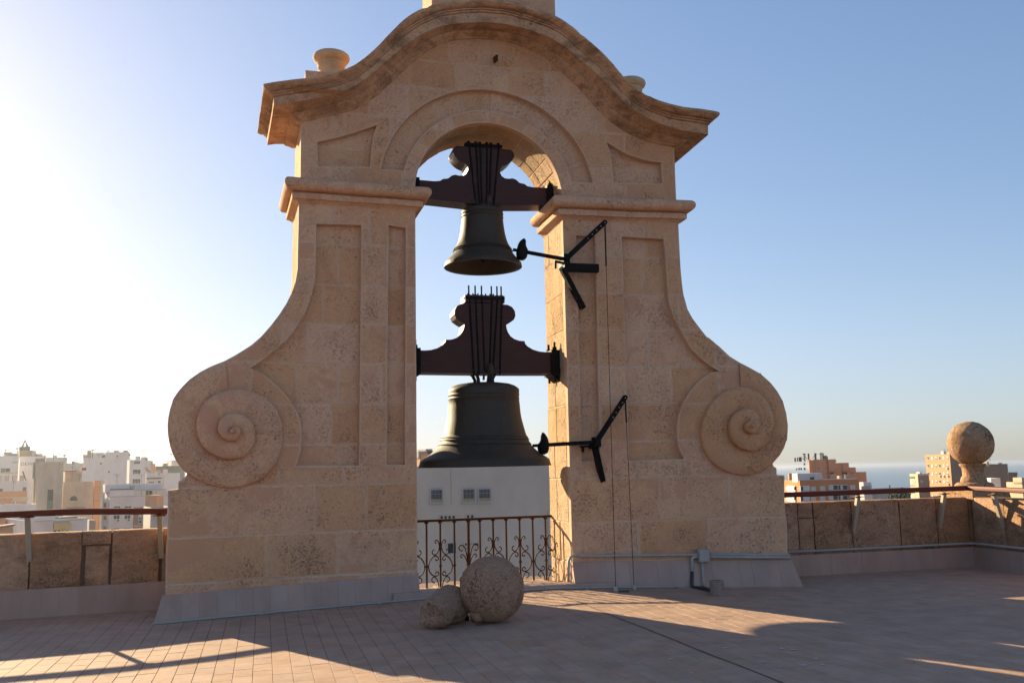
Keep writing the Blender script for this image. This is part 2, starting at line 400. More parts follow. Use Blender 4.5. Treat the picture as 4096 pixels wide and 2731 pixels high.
gr = MB(); gr.add([(-9000, -3000, -27), (2200, -3000, -27), (560, 640, -27), (480, 900, -27), (-200, 1400, -27), (-9000, 3500, -27)], [(0, 1, 2, 3, 4, 5)])
setp(gr.build("ground", M['ground']), "flat grey ground of the town far below the terrace", None, None, "structure")
se = MB(); NS = 96
se.add([(0, 0, -29)]+[(15000*math.cos(2*math.pi*k/NS), 15000*math.sin(2*math.pi*k/NS), -29) for k in range(NS)], [(0, k+1, (k+1) % NS+1) for k in range(NS)])
setp(se.build("sea", M['sea']), "calm hazy blue sea beyond the town", None, None, "structure")

# ------------------------------------------------------------------ bell gable
GT = 1.0                                            # thickness
gable = root("bell_gable", (0, 0.4, 0), "sandstone bell gable with scroll volutes and curved pediment round a tall arched opening", "bell gable")

def cdt2(loops):
    vs_, es = [], []
    for L in loops:
        n = len(vs_); vs_ += [Vector(p) for p in L]; es += [(n+i, n+(i+1) % len(L)) for i in range(len(L))]
    r = delaunay_2d_cdt(vs_, es, [], 1, 1e-5)
    bm = bmesh.new(); bv = [bm.verts.new((p[0], p[1], 0)) for p in r[0]]
    def inside(x, y):
        c = False
        for L in loops:
            for i in range(len(L)):
                (x0, y0), (x1, y1) = L[i], L[(i+1) % len(L)]
                if (y0 > y) != (y1 > y) and x < (x1-x0)*(y-y0)/(y1-y0)+x0: c = not c
        return c
    for f in r[2]:
        q = [r[0][i] for i in f]
        if not inside(sum(p[0] for p in q)/len(q), sum(p[1] for p in q)/len(q)): continue
        try: bm.faces.new([bv[i] for i in f])
        except ValueError: pass
    for v in [v for v in bm.verts if not v.link_faces]: bm.verts.remove(v)
    bmesh.ops.recalc_face_normals(bm, faces=bm.faces)
    bm.normal_update()
    for f in bm.faces:
        if f.normal.z < 0: f.normal_flip()
    bm.normal_update()
    return bm
def cut(bm, faces, co, no):
    fs = list(faces); es = list({e for f in fs for e in f.edges}); vv = list({v for f in fs for v in f.verts})
    bmesh.ops.bisect_plane(bm, geom=fs+es+vv, plane_co=co, plane_no=no, dist=1e-5)

def stone_from(faces, mapf, lev, depth, groove, inset, jit, rng):
    bm = bmesh.new(); vm = {}
    for f in faces:
        lst = []
        for v in f.verts:
            if v.index not in vm: vm[v.index] = bm.verts.new(v.co)
            lst.append(vm[v.index])
        bm.faces.new(lst)
    bmesh.ops.dissolve_limit(bm, angle_limit=0.01, verts=bm.verts, edges=bm.edges)
    bm.normal_update()
    area = sum(f.calc_area() for f in bm.faces)
    ring = set()
    per = sum(e.calc_length() for e in bm.edges if e.is_boundary)
    if area > 0.012 and area/per > 0.03:
        for e in list(bm.edges):
            if e.is_boundary and e.calc_length() > 0.14:
                bmesh.ops.subdivide_edges(bm, edges=[e], cuts=int(e.calc_length()/0.07))
        bmesh.ops.inset_region(bm, faces=bm.faces[:], thickness=inset, depth=0, use_boundary=True, use_even_offset=True)
        for v in bm.verts:
            if any(e.is_boundary for e in v.link_edges): v.co.z = -groove*rng.uniform(0.6, 1.3)
            else:
                v.co.x += inset*0.55*noise.noise(Vector((v.co.x*11, v.co.y*11, lev*7+1.7))); v.co.y += inset*0.55*noise.noise(Vector((v.co.x*11+31, v.co.y*11, lev*7)))
    be = [e for e in bm.edges if e.is_boundary]
    r = bmesh.ops.extrude_edge_only(bm, edges=be)
    new = [g for g in r['geom'] if isinstance(g, bmesh.types.BMVert)]
    for v in new: v.co.z = -depth
    ns = set(new); dz = rng.uniform(-jit, jit)
    cx = sum(v.co.x for v in bm.verts)/len(bm.verts); cy = sum(v.co.y for v in bm.verts)/len(bm.verts)
    tx, ty = rng.uniform(-jit, jit)*0.8, rng.uniform(-jit, jit)*0.8
    for v in bm.verts:
        h = v.co.z if v in ns else v.co.z+dz+tx*(v.co.x-cx)+ty*(v.co.y-cy)
        v.co = mapf(v.co.x, v.co.y, lev+h)
    bmesh.ops.recalc_face_normals(bm, faces=bm.faces)
    vv = [v.co.copy() for v in bm.verts]; bm.verts.index_update()
    ff = [tuple(v.index for v in f.verts) for f in bm.faces]
    outer = set(v.index for v in ns) | set(v.index for v in bm.verts if any(w in ns for e in v.link_edges for w in e.verts))
    mi = [1 if any(i in outer for i in f) else 0 for f in ff]
    bm.free(); return vv, ff, mi
STONES = {}
def masonry(loops, parent, mat, lev=0.0, depth=0.112, zs=None, jmin=0.5, jmax=1.0, polar=None, mapf=None, seed=1,
            groove=0.005, inset=0.019, jit=0.005, pointing=True, name="stone", joints=None):
    rng = random.Random(seed); bm = cdt2(loops)
    mapf = mapf or (lambda a, b, h: bend(a, h, b))
    cols = {}
    if polar:
        (cx, cz), angs = polar
        for a in angs: cut(bm, bm.faces, (cx, cz, 0), (-math.sin(a), math.cos(a), 0))
        key = lambda c: sum(1 for a in angs if math.atan2(c.y-cz, c.x-cx) > a)
    else:
        for z in zs: cut(bm, bm.faces, (0, z, 0), (0, 1, 0))
        row = lambda c: sum(1 for z in zs if c.y > z)
        bm.faces.ensure_lookup_table()
        x0 = min(v.co.x for v in bm.verts); x1 = max(v.co.x for v in bm.verts); off = rng.random()*0.6
        for r in range(len(zs)+1):
            fr = [f for f in bm.faces if row(f.calc_center_median()) == r]
            if not fr: continue
            if joints and r in joints: cl = joints[r]
            else:
                a0 = min(v.co.x for f in fr for v in f.verts); a1 = max(v.co.x for f in fr for v in f.verts)
                cl = []; x = a0 + rng.uniform(jmin*0.55, jmax*0.9)
                while x < a1-0.22: cl.append(x); x += rng.uniform(jmin, jmax)
            cols[r] = cl
            for x in cl:
                fr = [f for f in bm.faces if row(f.calc_center_median()) == r]
                cut(bm, fr, (x, 0, 0), (1, 0, 0))
        key = lambda c: (row(c), sum(1 for x in cols.get(row(c), []) if c.x > x))
    bm.verts.index_update(); bm.faces.ensure_lookup_table(); bm.normal_update()
    kk = {f: key(f.calc_center_median()) for f in bm.faces}
    seen = set()
    for f in bm.faces:
        if f in seen: continue
        comp = [f]; seen.add(f); st = [f]
        while st:
            g = st.pop()
            for e in g.edges:
                for h in e.link_faces:
                    if h not in seen and kk[h] == kk[f]: seen.add(h); st.append(h); comp.append(h)
        if sum(q.calc_area() for q in comp) < 1e-4: continue
        vv, ff, mi = stone_from(comp, mapf, lev, depth, groove, inset, jit, rng)
        ob = build(name, vv, ff, mat, parent)
        if pointing and len(ob.data.polygons) == len(mi):
            ob.data.materials.append(M['pointing']); ob.data.polygons.foreach_set("material_index", mi)
    bm.free()
def prism(loops, lev0, lev1, parent, name, mat, cuts=(), mapf=None):
    mapf = mapf or (lambda a, b, h: bend(a, h, b))
    bm = cdt2(loops)
    for x in cuts: cut(bm, bm.faces, (x, 0, 0), (1, 0, 0))
    bm.verts.index_update(); n = len(bm.verts)
    v = [mapf(p.co.x, p.co.y, lev0) for p in bm.verts]+[mapf(p.co.x, p.co.y, lev1) for p in bm.verts]
    f = [tuple(q.index for q in fa.verts) for fa in bm.faces]
    f += [tuple(i+n for i in reversed(q)) for q in list(f)]
    for e in bm.edges:
        if e.is_boundary:
            l = e.link_loops[0]; a, b = l.vert.index, l.link_loop_next.vert.index
            f.append((b, a, a+n, b+n))
    bm.free()
    return build(name, v, f, mat, parent)

O1, O2, O3, O4, O5 = (1000, 0), (1800, 0), (1000, 600), (600, 1350), (2100, 1350)
O8, O7 = (0, 1947), (2920, 1947)
OZ8 = (2100, 800); S8 = 1.3064
ZI = 5.37                                           # top of the imposts
ZB = 0.28                                           # bottom of the stone above the marble skirting
JL, JR = S0-1.03, S0+1.03                           # jambs
# left silhouette, top to bottom
left_edge = trace(O3, [(390, 430), (388, 600), (383, 800), (380, 960), (362, 1060), (330, 1150), (290, 1230), (235, 1315), (170, 1400), (100, 1480)]) + \
    trace(O4, [(880, 0), (810, 60), (700, 130), (600, 185), (500, 225), (400, 275), (315, 335), (230, 425), (185, 490), (155, 600), (140, 700), (150, 800), (165, 880), (200, 970), (250, 1045), (297, 1088), (278, 1120), (245, 1140), (228, 1150), (226, 1212), (145, 1222), (140, 1240), (143, 1400)]) + \
    trace(O8, [(1337, 400), (1327, 500), (1323, 850)])
sl_top, sl_bot = left_edge[0][0], left_edge[-1][0]
left_edge[0] = (left_edge[0][0], ZI); left_edge[-1] = (left_edge[-1][0], ZB)
right_edge = trace(OZ8, [(800, 60), (806, 200), (814, 350), (820, 420), (830, 500), (850, 570), (874, 615), (900, 650), (950, 715)], 0, S8) + \
    trace(O5, [(1470, 0), (1560, 75), (1640, 150), (1720, 200), (1800, 240), (1880, 285), (1960, 355), (2020, 430), (2065, 510), (2090, 600), (2105, 700), (2100, 800), (2075, 880), (2040, 940), (2000, 985), (1982, 1008), (1990, 1028), (2013, 1043), (2015, 1098), (2072, 1100), (2077, 1112), (2075, 1270)]) + \
    trace(O7, [(440, 200), (455, 300), (457, 530)])
right_edge[0] = (right_edge[0][0], ZI); right_edge[-1] = (right_edge[-1][0], ZB)
panelL = trace(O3, [(532, 588), (892, 600)]) + trace(O4, [(1673, 1021), (1170, 1025), (1190, 960), (1205, 900), (1215, 800), (1213, 720), (1195, 640), (1165, 570), (1120, 500), (1060, 430), (1000, 370), (930, 310), (870, 272), (803, 245), (880, 195), (960, 130), (1040, 62)]) + \
    trace(O3, [(300, 1515), (345, 1455), (400, 1375), (440, 1300), (470, 1230), (497, 1145), (515, 1070), (524, 980), (528, 750)])
panelL2 = trace(O3, [(1110, 600), (1247, 622)]) + trace(O4, [(2040, 1017), (1893, 1017)])
panelR = trace(OZ8, [(507, 190), (727, 203), (735, 300), (742, 400), (750, 530), (780, 620), (830, 710)], 0, S8) + \
    trace(O5, [(1330, 90), (1420, 178), (1490, 230), (1553, 268), (1480, 282), (1400, 340), (1320, 430), (1260, 530), (1230, 620), (1217, 720), (1217, 800), (1230, 870), (1250, 920), (1276, 970), (833, 985)])
panelR2 = trace(OZ8, [(268, 185), (368, 188)], 0, S8) + trace(O5, [(600, 986), (455, 990)])
CZ = [ZB+0.14, 0.94, 1.515, 2.01, 2.513, 3.03, 3.54, 4.05, 4.58]
pierL = [(JL, ZB), (JL, ZI)] + left_edge
pierR = [(JR, ZI), (JR, ZB)] + list(reversed(right_edge))
baseJ = {1: [gable_pt(930, 2200)[0], gable_pt(1350, 2200)[0]], 0: [gable_pt(860, 2300)[0], gable_pt(1190, 2300)[0]]}
masonry([pierL, panelL, panelL2], gable, M['stone'], zs=CZ, jmin=0.45, jmax=1.0, seed=3, joints={1: [gable_pt(1065, 2200)[0], gable_pt(1350, 2200)[0]], 0: [gable_pt(870, 2330)[0], gable_pt(1200, 2330)[0]], 2: [gable_pt(1262, 2050)[0], gable_pt(1465, 2050)[0]]})
masonry([pierR, panelR, panelR2], gable, M['stone'], zs=CZ, jmin=0.5, jmax=1.1, seed=8, joints={1: [gable_pt(2560, 2150)[0], gable_pt(2830, 2150)[0]], 0: [gable_pt(2700, 2200)[0]], 2: [gable_pt(2640, 1980)[0], gable_pt(2920, 1980)[0]]})
for k, (pl, sd) in enumerate(((panelL, 11), (panelL2, 12), (panelR, 13), (panelR2, 14))):
    masonry([pl], gable, M['stone'], lev=-0.092, depth=0.02, zs=[z+0.0 for z in CZ], jmin=0.45, jmax=0.85, seed=sd)

# upper wall -------------------------------------------------------
AC = 5.36; R0, R1, R2 = 1.03, 1.21, 1.51             # arch centre height and ring radii
curveA = trace(O1, [(410, 980), (500, 965), (600, 940), (700, 915), (800, 890), (880, 858), (960, 810), (1040, 745), (1110, 680), (1180, 612), (1250, 545), (1330, 480), (1420, 410), (1500, 365), (1560, 340), (1640, 325), (1760, 316), (1880, 318)]) + \
    trace(O2, [(400, 330), (500, 350), (600, 385), (700, 430), (800, 495), (870, 560), (950, 632), (1020, 700), (1090, 772), (1150, 850), (1220, 920), (1300, 990), (1400, 1060), (1500, 1110), (1600, 1145), (1700, 1168), (1790, 1185)])
curveT = trace(O1, [(105, 672), (200, 655), (300, 645), (400, 632), (550, 615), (700, 580), (800, 540), (900, 480), (1000, 390), (1100, 280), (1180, 200), (1260, 130), (1340, 85), (1430, 48), (1500, 26), (1620, 6), (1740, -6), (1860, -8)], 0.42) + \
    trace(O2, [(360, -2), (450, 8), (520, 24), (600, 48), (700, 80), (830, 125), (900, 165), (1000, 240), (1100, 320), (1200, 412), (1280, 492), (1340, 570), (1400, 640), (1480, 705), (1560, 757), (1640, 795), (1720, 825), (1800, 848), (1900, 866), (2000, 876), (2100, 886), (2137, 895)], 0.42)
SLf, SRf = gable_pt(1203, 600)[0], gable_pt(2701, 680)[0]
SLf, SRf = -2.59, 2.655
def curve_fn(pts, a, b):
    xs_ = np.array([p[0] for p in pts]); zs_ = np.array([p[1] for p in pts]); o = np.argsort(xs_); xs_, zs_ = xs_[o], zs_[o]
    k = 7; pad = np.pad(zs_, 3, mode='edge')
    def f(u):
        s = S0+u*(S0-a) if u < 0 else S0+u*(b-S0)
        return s, float(np.interp(s, xs_, zs_))
    return f
fA = curve_fn(curveA, SLf, SRf); fT = curve_fn(curveT, SLf-0.50, SRf+0.50)
NU = 96; US = [-1+2*i/NU for i in range(NU+1)]
def smooth_samples(f):
    L = [f(u) for u in US]; z = [p[1] for p in L]
    z2 = [z[0]]+[0.25*z[i-1]+0.5*z[i]+0.25*z[i+1] for i in range(1, len(z)-1)]+[z[-1]]
    return [(L[i][0], z2[i]) for i in range(len(L))]
LA, LT = smooth_samples(fA), smooth_samples(fT)
def arc(r, z0, n=40):
    """arc of radius r from height z0 on the right over the top to z0 on the left"""
    a0 = math.asin((z0-AC)/r)
    return [(S0+r*math.cos(a), AC+r*math.sin(a)) for a in np.linspace(a0, math.pi-a0, n)]
ZG = 5.62
trapL = trace(O1, [(540, 1137), (700, 1100), (860, 1055), (1015, 1000), (985, 1090), (975, 1160), (960, 1335), (545, 1330)])
trapR = trace(O2, [(1253, 1137), (1330, 1185), (1420, 1235), (1520, 1270), (1600, 1290), (1690, 1300), (1700, 1468), (1310, 1462), (1290, 1240)])
groove = arc(R2, ZG, 44)+list(reversed(arc(R1, ZG, 44)))
inner = arc(R1, ZI, 30)
a1 = arc(R1, ZI, 60); low = [p for p in a1 if p[1] < ZG-0.01]
lowR = [p for p in low if p[0] > 0]; lowL = [p for p in low if p[0] < 0]
a2 = arc(R2, ZG, 44)
topA = [(s, z+0.03) for s, z in LA]
upper = [(SRf, ZI)] + [(topA[-1][0], topA[-1][1])] + list(reversed(topA[1:-1])) + [(SLf, topA[0][1])] + [(SLf, ZI)] + \
    list(reversed(lowL)) + [(S0-math.sqrt(R1**2-(ZG-AC)**2), ZG)] + list(reversed(a2)) + [(S0+math.sqrt(R1**2-(ZG-AC)**2), ZG)] + list(reversed(lowR))
masonry([upper, trapL, trapR], gable, M['stone'], zs=[5.86, 6.35, 6.82, 7.2], jmin=0.5, jmax=0.95, seed=21)
for pl, sd in ((trapL, 31), (trapR, 32)):
    masonry([pl], gable, M['stone'], lev=-0.090, depth=0.02, zs=[5.86, 6.1], jmin=2, jmax=3, seed=sd)
masonry([arc(R1, ZI, 60)+list(reversed(arc(R0, ZI, 60)))], gable, M['stone'], polar=((S0, AC), [math.pi*(i+0.5)/13 for i in range(13)]), seed=41)
masonry([groove], gable, M['stone'], lev=-0.090, depth=0.02, polar=((S0, AC), [math.pi*(i+0.4)/11 for i in range(11)]), seed=42)
# core of rubble and mortar behind the dressed faces
cutx = [-4+0.4*i for i in range(21)]
JLc, JRc = JL-0.0, JR+0.02
prism([[(JLc, ZB-0.35), (JLc, ZI)] + left_edge[:-1] + [(sl_bot, ZB-0.35)]], -0.1125, -GT, gable, "core", M['stone_rough'], cutx)
prism([[(JRc, ZI), (JRc, ZB-0.35), (right_edge[-1][0], ZB-0.35)] + list(reversed(right_edge[:-1]))], -0.1125, -GT, gable, "core", M['stone_rough'], cutx)
upc = [(SRf, ZI)] + list(reversed(topA)) + [(SLf, ZI)] + list(reversed(arc(R0+0.02, ZI, 60)))
prism([upc], -0.1125, -GT, gable, "core", M['stone'], cutx)
# right reveal, left reveal and soffit stones
rng = random.Random(77)
rev = [(-GT, ZB-0.3), (-0.113, ZB-0.3), (-0.113, ZI-0.30), (-GT, ZI-0.30)]
masonry([rev], gable, M['stone_rough'], depth=0.018, zs=CZ, jmin=0.3, jmax=0.6, seed=51, groove=0.012, inset=0.012, jit=0.008,
        mapf=lambda a, b, h: bend(JR-h+0.001, a, b))
rev2 = [(0.087, ZI-0.02), (GT, ZI-0.02), (GT, AC+0.01), (0.087, AC+0.01)]
NV = 15
for i in range(NV):
    for (t0, t1) in ((-GT, -0.72), (-0.72, -0.40), (-0.40, -0.113)):
        b0, b1 = math.pi*i/NV, math.pi*(i+1)/NV
        L = [(t0, b0*R0), (t1, b0*R0), (t1, b1*R0), (t0, b1*R0)]
        masonry([L], gable, M['stone_rough'], depth=0.018, zs=[99], jmin=9, jmax=10, seed=500+i, groove=0.010, inset=0.010, jit=0.006,
                mapf=lambda a, b, h: bend(S0+(R0-h+0.001)*math.cos(b/R0), a, AC+(R0-h+0.001)*math.sin(b/R0)))

# volutes -----------------------------------------------------------
def volute(org, cpx, pts, sign):
    lev = 0.04; c = trace(org, [cpx], lev)[0]; P = trace(org, pts, lev)
    th, rr = [], []
    for s, z in P:
        a = math.atan2(z-c[1], sign*(s-c[0])); r = math.hypot(s-c[0], z-c[1])
        if th:
            while a < th[-1]-math.pi: a += 2*math.pi
            while a > th[-1]+math.pi: a -= 2*math.pi
        th.append(a); rr.append(r)
    o = np.argsort(th); th = np.array(th)[o]; rr = np.array(rr)[o]
    n = 190; T = np.linspace(th[0], th[-1], n); Rr = np.interp(T, th, rr)
    for _ in range(3): Rr[1:-1] = 0.25*Rr[:-2]+0.5*Rr[1:-1]+0.25*Rr[2:]
    rad = lambda a: float(np.interp(a, T, Rr))
    rise = lambda a: 0.006+0.105*max(0.0, a-T[0]-0.4)/(2*math.pi)
    m = MB(); rows = []
    for a in T:
        ro_ = rad(a); ai = a+2*math.pi; ri = rad(ai) if ai < T[-1] else 0.004
        h = rise(a); hb = rise(a-2*math.pi)-0.01 if a-2*math.pi > T[0] else -0.03
        e = min(0.012, 0.2*(h-hb))
        pt = lambda r, hh: bend(c[0]+sign*r*math.cos(a), hh, c[1]+r*math.sin(a))
        rows.append([pt(ri, h+0.0), pt(ri+(ro_-ri)*0.35, h+0.028*min(1, (ro_-ri)/0.2)), pt(ri+(ro_-ri)*0.7, h+0.027*min(1, (ro_-ri)/0.2)), pt(max(ro_-1.6*e, ri), h+0.004), pt(max(ro_-0.5*e, ri), h-0.4*e), pt(ro_, h-1.3*e), pt(ro_-0.004, hb)])
    m.sheet(rows if sign > 0 else [list(reversed(r)) for r in rows])
    ob = m.build("volute", M['stone'], gable, deg=35)
    mm = MB(); mm.lathe([(0.0, 0.035), (0.02, 0.03), (0.03, 0.015), (0.034, -0.03)], (0, 0, 0), 14)
    hh = rise(T[-1]); v = [bend(c[0]+p.x, hh+p.z, c[1]+p.y) for p in mm.v]
    build("volute_eye", v, mm.f, M['stone'], gable, True)
volute(O4, (657, 755), [(600, 185), (500, 225), (400, 275), (315, 335), (230, 425), (185, 490), (155, 600), (140, 700), (150, 800), (165, 880), (200, 970), (250, 1045), (300, 1088), (370, 1125), (480, 1177), (600, 1199), (680, 1199), (780, 1180), (880, 1132), (960, 1070), (1020, 985), (1050, 890), (1058, 800), (1055, 700), (1035, 620), (1000, 560), (960, 510), (900, 470), (840, 440), (760, 420), (690, 415), (600, 430), (540, 450), (480, 480), (430, 530), (390, 600), (372, 680), (375, 760), (400, 830), (440, 890), (500, 935), (560, 960), (650, 972), (720, 962), (780, 930), (815, 880), (835, 820), (835, 760), (820, 700), (780, 650), (720, 620), (670, 612), (620, 620), (570, 650), (545, 700), (540, 740), (555, 780), (590, 815), (640, 832), (690, 822), (715, 790), (720, 760), (705, 730), (680, 718), (655, 720)], 1)
volute(O5, (1748, 712), [(1720, 200), (1800, 240), (1880, 285), (1960, 355), (2020, 430), (2065, 510), (2090, 600), (2105, 700), (2100, 800), (2075, 880), (2040, 940), (2000, 985), (1950, 1035), (1880, 1078), (1780, 1100), (1690, 1092), (1600, 1065), (1510, 1010), (1450, 940), (1417, 860), (1405, 760), (1415, 680), (1450, 590), (1500, 512), (1560, 450), (1640, 407), (1720, 397), (1800, 412), (1870, 460), (1930, 530), (1965, 610), (1975, 700), (1945, 800), (1890, 868), (1800, 908), (1720, 892), (1660, 852), (1625, 800), (1610, 720), (1622, 650), (1660, 602), (1720, 576), (1790, 590), (1835, 650), (1835, 710), (1795, 768), (1745, 765), (1712, 720), (1722, 685), (1750, 668)], -1)

# moulded imposts -----------------------------------------------------
def sweep_plan(path, prof, name, mat, segs=8):
    """path: (s, lev) polyline with outside on its left; prof: (out, z)"""
    nrm = []
    for i in range(len(path)-1):
        d = Vector((path[i+1][0]-path[i][0], path[i+1][1]-path[i][1])).normalized(); nrm.append(Vector((-d.y, d.x)))
    rows = []
    def off(i, o):
        if i == 0: n = nrm[0]; k = 1
        elif i == len(path)-1: n = nrm[-1]; k = 1
        else:
            n = (nrm[i-1]+nrm[i]).normalized(); k = 1/max(0.3, n.dot(nrm[i]))
        return path[i][0]+n.x*o*k, path[i][1]+n.y*o*k
    for i in range(len(path)-1):
        for j in range(segs+(1 if i == len(path)-2 else 0)):
            t = j/segs; row = []
            for (o, z) in prof:
                a, b = off(i, o), off(i+1, o); s = a[0]+(b[0]-a[0])*t; l = a[1]+(b[1]-a[1])*t
                w = 0.006*noise.noise(Vector((s*2.3, l*2.3, z*6+9)))
                row.append(bend(s, l+w, z+w))
            rows.append(row)
    m = MB(); m.sheet(rows); return m.build(name, mat, gable, deg=32)
def roll(cx, cz, r, a0, a1, n=9):
    return [(cx+r*math.cos(a), cz+r*math.sin(a)) for a in np.linspace(a0, a1, n)]
iz = 5.065
iprof = [(-0.01, iz-0.03), (0.0, iz), (0.015, iz+0.025), (0.05, iz+0.045), (0.055, iz+0.05), (0.085, iz+0.052), (0.09, iz+0.058), (0.092, iz+0.122), (0.088, iz+0.128), (0.06, iz+0.130), (0.06, iz+0.150), (0.10, iz+0.152)] + \
    roll(0.110, iz+0.230, 0.080, -1.25, 1.5, 12) + [(0.05, ZI+0.005), (-0.05, ZI+0.006)]
sweep_plan([(left_edge[0][0], -GT), (left_edge[0][0], 0.0), (JL, 0.0), (JL, -GT)], iprof, "impost", M['stone'])
sweep_plan([(JR, -GT), (JR, 0.0), (right_edge[0][0], 0.0), (right_edge[0][0], -GT)], iprof, "impost", M['stone'])

# pediment cornice --------------------------------------------------
#            weight from the wall curve (0) to the top silhouette (1), projection
cprof = [(-0.02, -0.03), (0.0, 0.0), (0.02, 0.045), (0.06, 0.06), (0.075, 0.052), (0.085, 0.075), (0.12, 0.10), (0.17, 0.135), (0.205, 0.14), (0.235, 0.135), (0.24, 0.30), (0.205, 0.315), (0.20, 0.35), (0.54, 0.355), (0.56, 0.345), (0.575, 0.345), (0.58, 0.375), (0.62, 0.378), (0.63, 0.368), (0.645, 0.368), (0.65, 0.395), (0.69, 0.398), (0.70, 0.375), (0.725, 0.378), (0.73, 0.42), (0.78, 0.458), (0.84, 0.477), (0.90, 0.478), (0.955, 0.466), (0.99, 0.445), (1.0, 0.41)]
def corn_pt(i, w, o):
    a, b = LA[i], LT[i]; z = a[1]+(b[1]-a[1])*w
    u = US[i]; lin = o/0.5
    s = a[0]+(b[0]-a[0])*(lin if abs(u) > 0.85 else lin)
    s = a[0]+(b[0]-a[0])*(o/0.478 if True else 0)
    return s, z
rng = random.Random(9)
breaks = [-1.0, -0.62, -0.315, -0.09, 0.12, 0.37, 0.66, 1.0]
idx = [0]+[min(range(NU+1), key=lambda i: abs(US[i]-b)) for b in breaks[1:-1]]+[NU]
for bi in range(len(idx)-1):
    rows = []; dz = rng.uniform(-0.004, 0.004); dl = rng.uniform(-0.008, 0.008)
    i0, i1 = idx[bi], idx[bi+1]
    for i in range(i0, i1+1):
        row = []
        e = 0.012 if (i == i0 and bi > 0) or (i == i1 and bi < len(idx)-2) else 0.0
        for w, o in cprof:
            s, z = corn_pt(i, w, o); wv = 0.008*noise.noise(Vector((s*1.9, o*5, z*1.9)))+0.005*noise.noise(Vector((s*7, o*9, z*7)))
            row.append(bend(s, o+dl*(o > 0)+wv-e*(0.3 < w), z+dz+wv*0.6-e*(w > 0.9)))
        s, z = corn_pt(i, 1.0, 0.45); row.append(bend(s, -0.2, z+0.02))
        for w, o in reversed(cprof):
            s, z = corn_pt(i, w, o); row.append(bend(s, -GT-o*0.4, z))
        rows.append(row)
    m = MB(); m.sheet([list(reversed(r)) for r in rows]); 
    for (i, q, flip) in ((i0, rows[0], bi == 0), (i1, rows[-1], bi == len(idx)-2)):
        pass
    m.build("cornice_block", M['cornice'], gable, deg=30)
for side, i in ((-1, 0), (1, NU)):
    rows = []
    for l in np.linspace(0, 1, 9):
        row = []
        for w, o in cprof:
            s, z = corn_pt(i, w, o); lev = o+(-GT-o-o*0.4)*l
            wv = 0.008*noise.noise(Vector((lev*3.1, o*5, z*2.5+side)))
            row.append(bend(s+wv, lev, z+wv))
        s, z = corn_pt(i, 1.0, 0.45); lev = 0.45+(-GT-0.63)*l; row.append(bend(SLf+0.5 if side < 0 else SRf-0.5, lev, z+0.02))
        rows.append(row)
    m = MB(); m.sheet(rows if side < 0 else [list(reversed(r)) for r in rows]); m.build("cornice_return", M['cornice'], gable, deg=30)
# iron peg in the tympanum, pedestal on the crown
p0 = gable_pt(1977, 246); pg = MB(); pg.bar(bend(p0[0], -0.02, p0[1]+0.02), bend(p0[0]+0.01, 0.12, p0[1]-0.0), 0.03, 0.08)
pg.build("iron_peg", M['rust'], gable)
pd = MB()
xl, xr = -0.80, 1.02
prf = [(0.10, 7.5), (0.10, 7.98), (0.05, 8.02), (0.0, 8.1), (0.0, 9.0), (0.05, 9.05), (0.05, 9.15)]
rows = []
for (o, z) in prf:
    y0, y1 = 0.22-o, 0.98+o
    ring = []
    for (ax, ay, bx, by) in ((xl-o, y0, xr+o, y0), (xr+o, y0, xr+o, y1), (xr+o, y1, xl-o, y1), (xl-o, y1, xl-o, y0)):
        for t in np.linspace(0, 1, 7)[:-1]: ring.append(Vector((ax+(bx-ax)*t, ay+(by-ay)*t, z)))
    ring.append(ring[0]); rows.append([p+Vector((0.012*noise.noise(p*3), 0.012*noise.noise(p*3+Vector((7, 0, 0))), 0)) for p in ring])
pd.sheet(rows); pd.add([rows[-1][0], rows[-1][6], rows[-1][12], rows[-1][18]], [(0, 1, 2, 3)])
pd.build("pedestal", M['stone'], gable, deg=30)

# turned pinnacle stumps on the shoulders
def stump(name, label, px, py, lev, base_px):
    c = gable_pt(px, py+30, lev); P = bend(c[0], lev, c[1]); r = root(name, P, label, "pinnacle", "turned pinnacle stumps on the pediment")
    k = 0.245
    b = MB(); b.box(P+Vector((-0.06, 0, -0.285)), (0.60, 0.60, 0.40)); b.build("plinth", M['parapet'] if False else M['stone'], r)
    m = MB(); prof = [(0.80, -0.45), (0.74, -0.20), (0.70, -0.02), (0.66, 0.08), (0.69, 0.14), (0.75, 0.18), (0.76, 0.25), (0.70, 0.27), (0.72, 0.31), (0.80, 0.36), (0.81, 0.42), (0.77, 0.44), (0.86, 0.48), (0.98, 0.54), (1.03, 0.62), (1.0, 0.70), (0.9, 0.75), (0.6, 0.77), (0.0, 0.775)]
    m.lathe([(a*k, z*0.40) for a, z in prof], P+Vector((0, 0, 0.0)), 40); m.build("cap", M['urn'], r, deg=40)
    return r
stump("pinnacle_stump", "pale turned stone pinnacle stump on its square plinth above the shoulder nearer the white sky", 1325, 274, -0.55, 0)
stump("pinnacle_stump", "weathered round pinnacle stump mostly hidden behind the pediment curve against blue sky", 2519, 372, -0.75, 0)

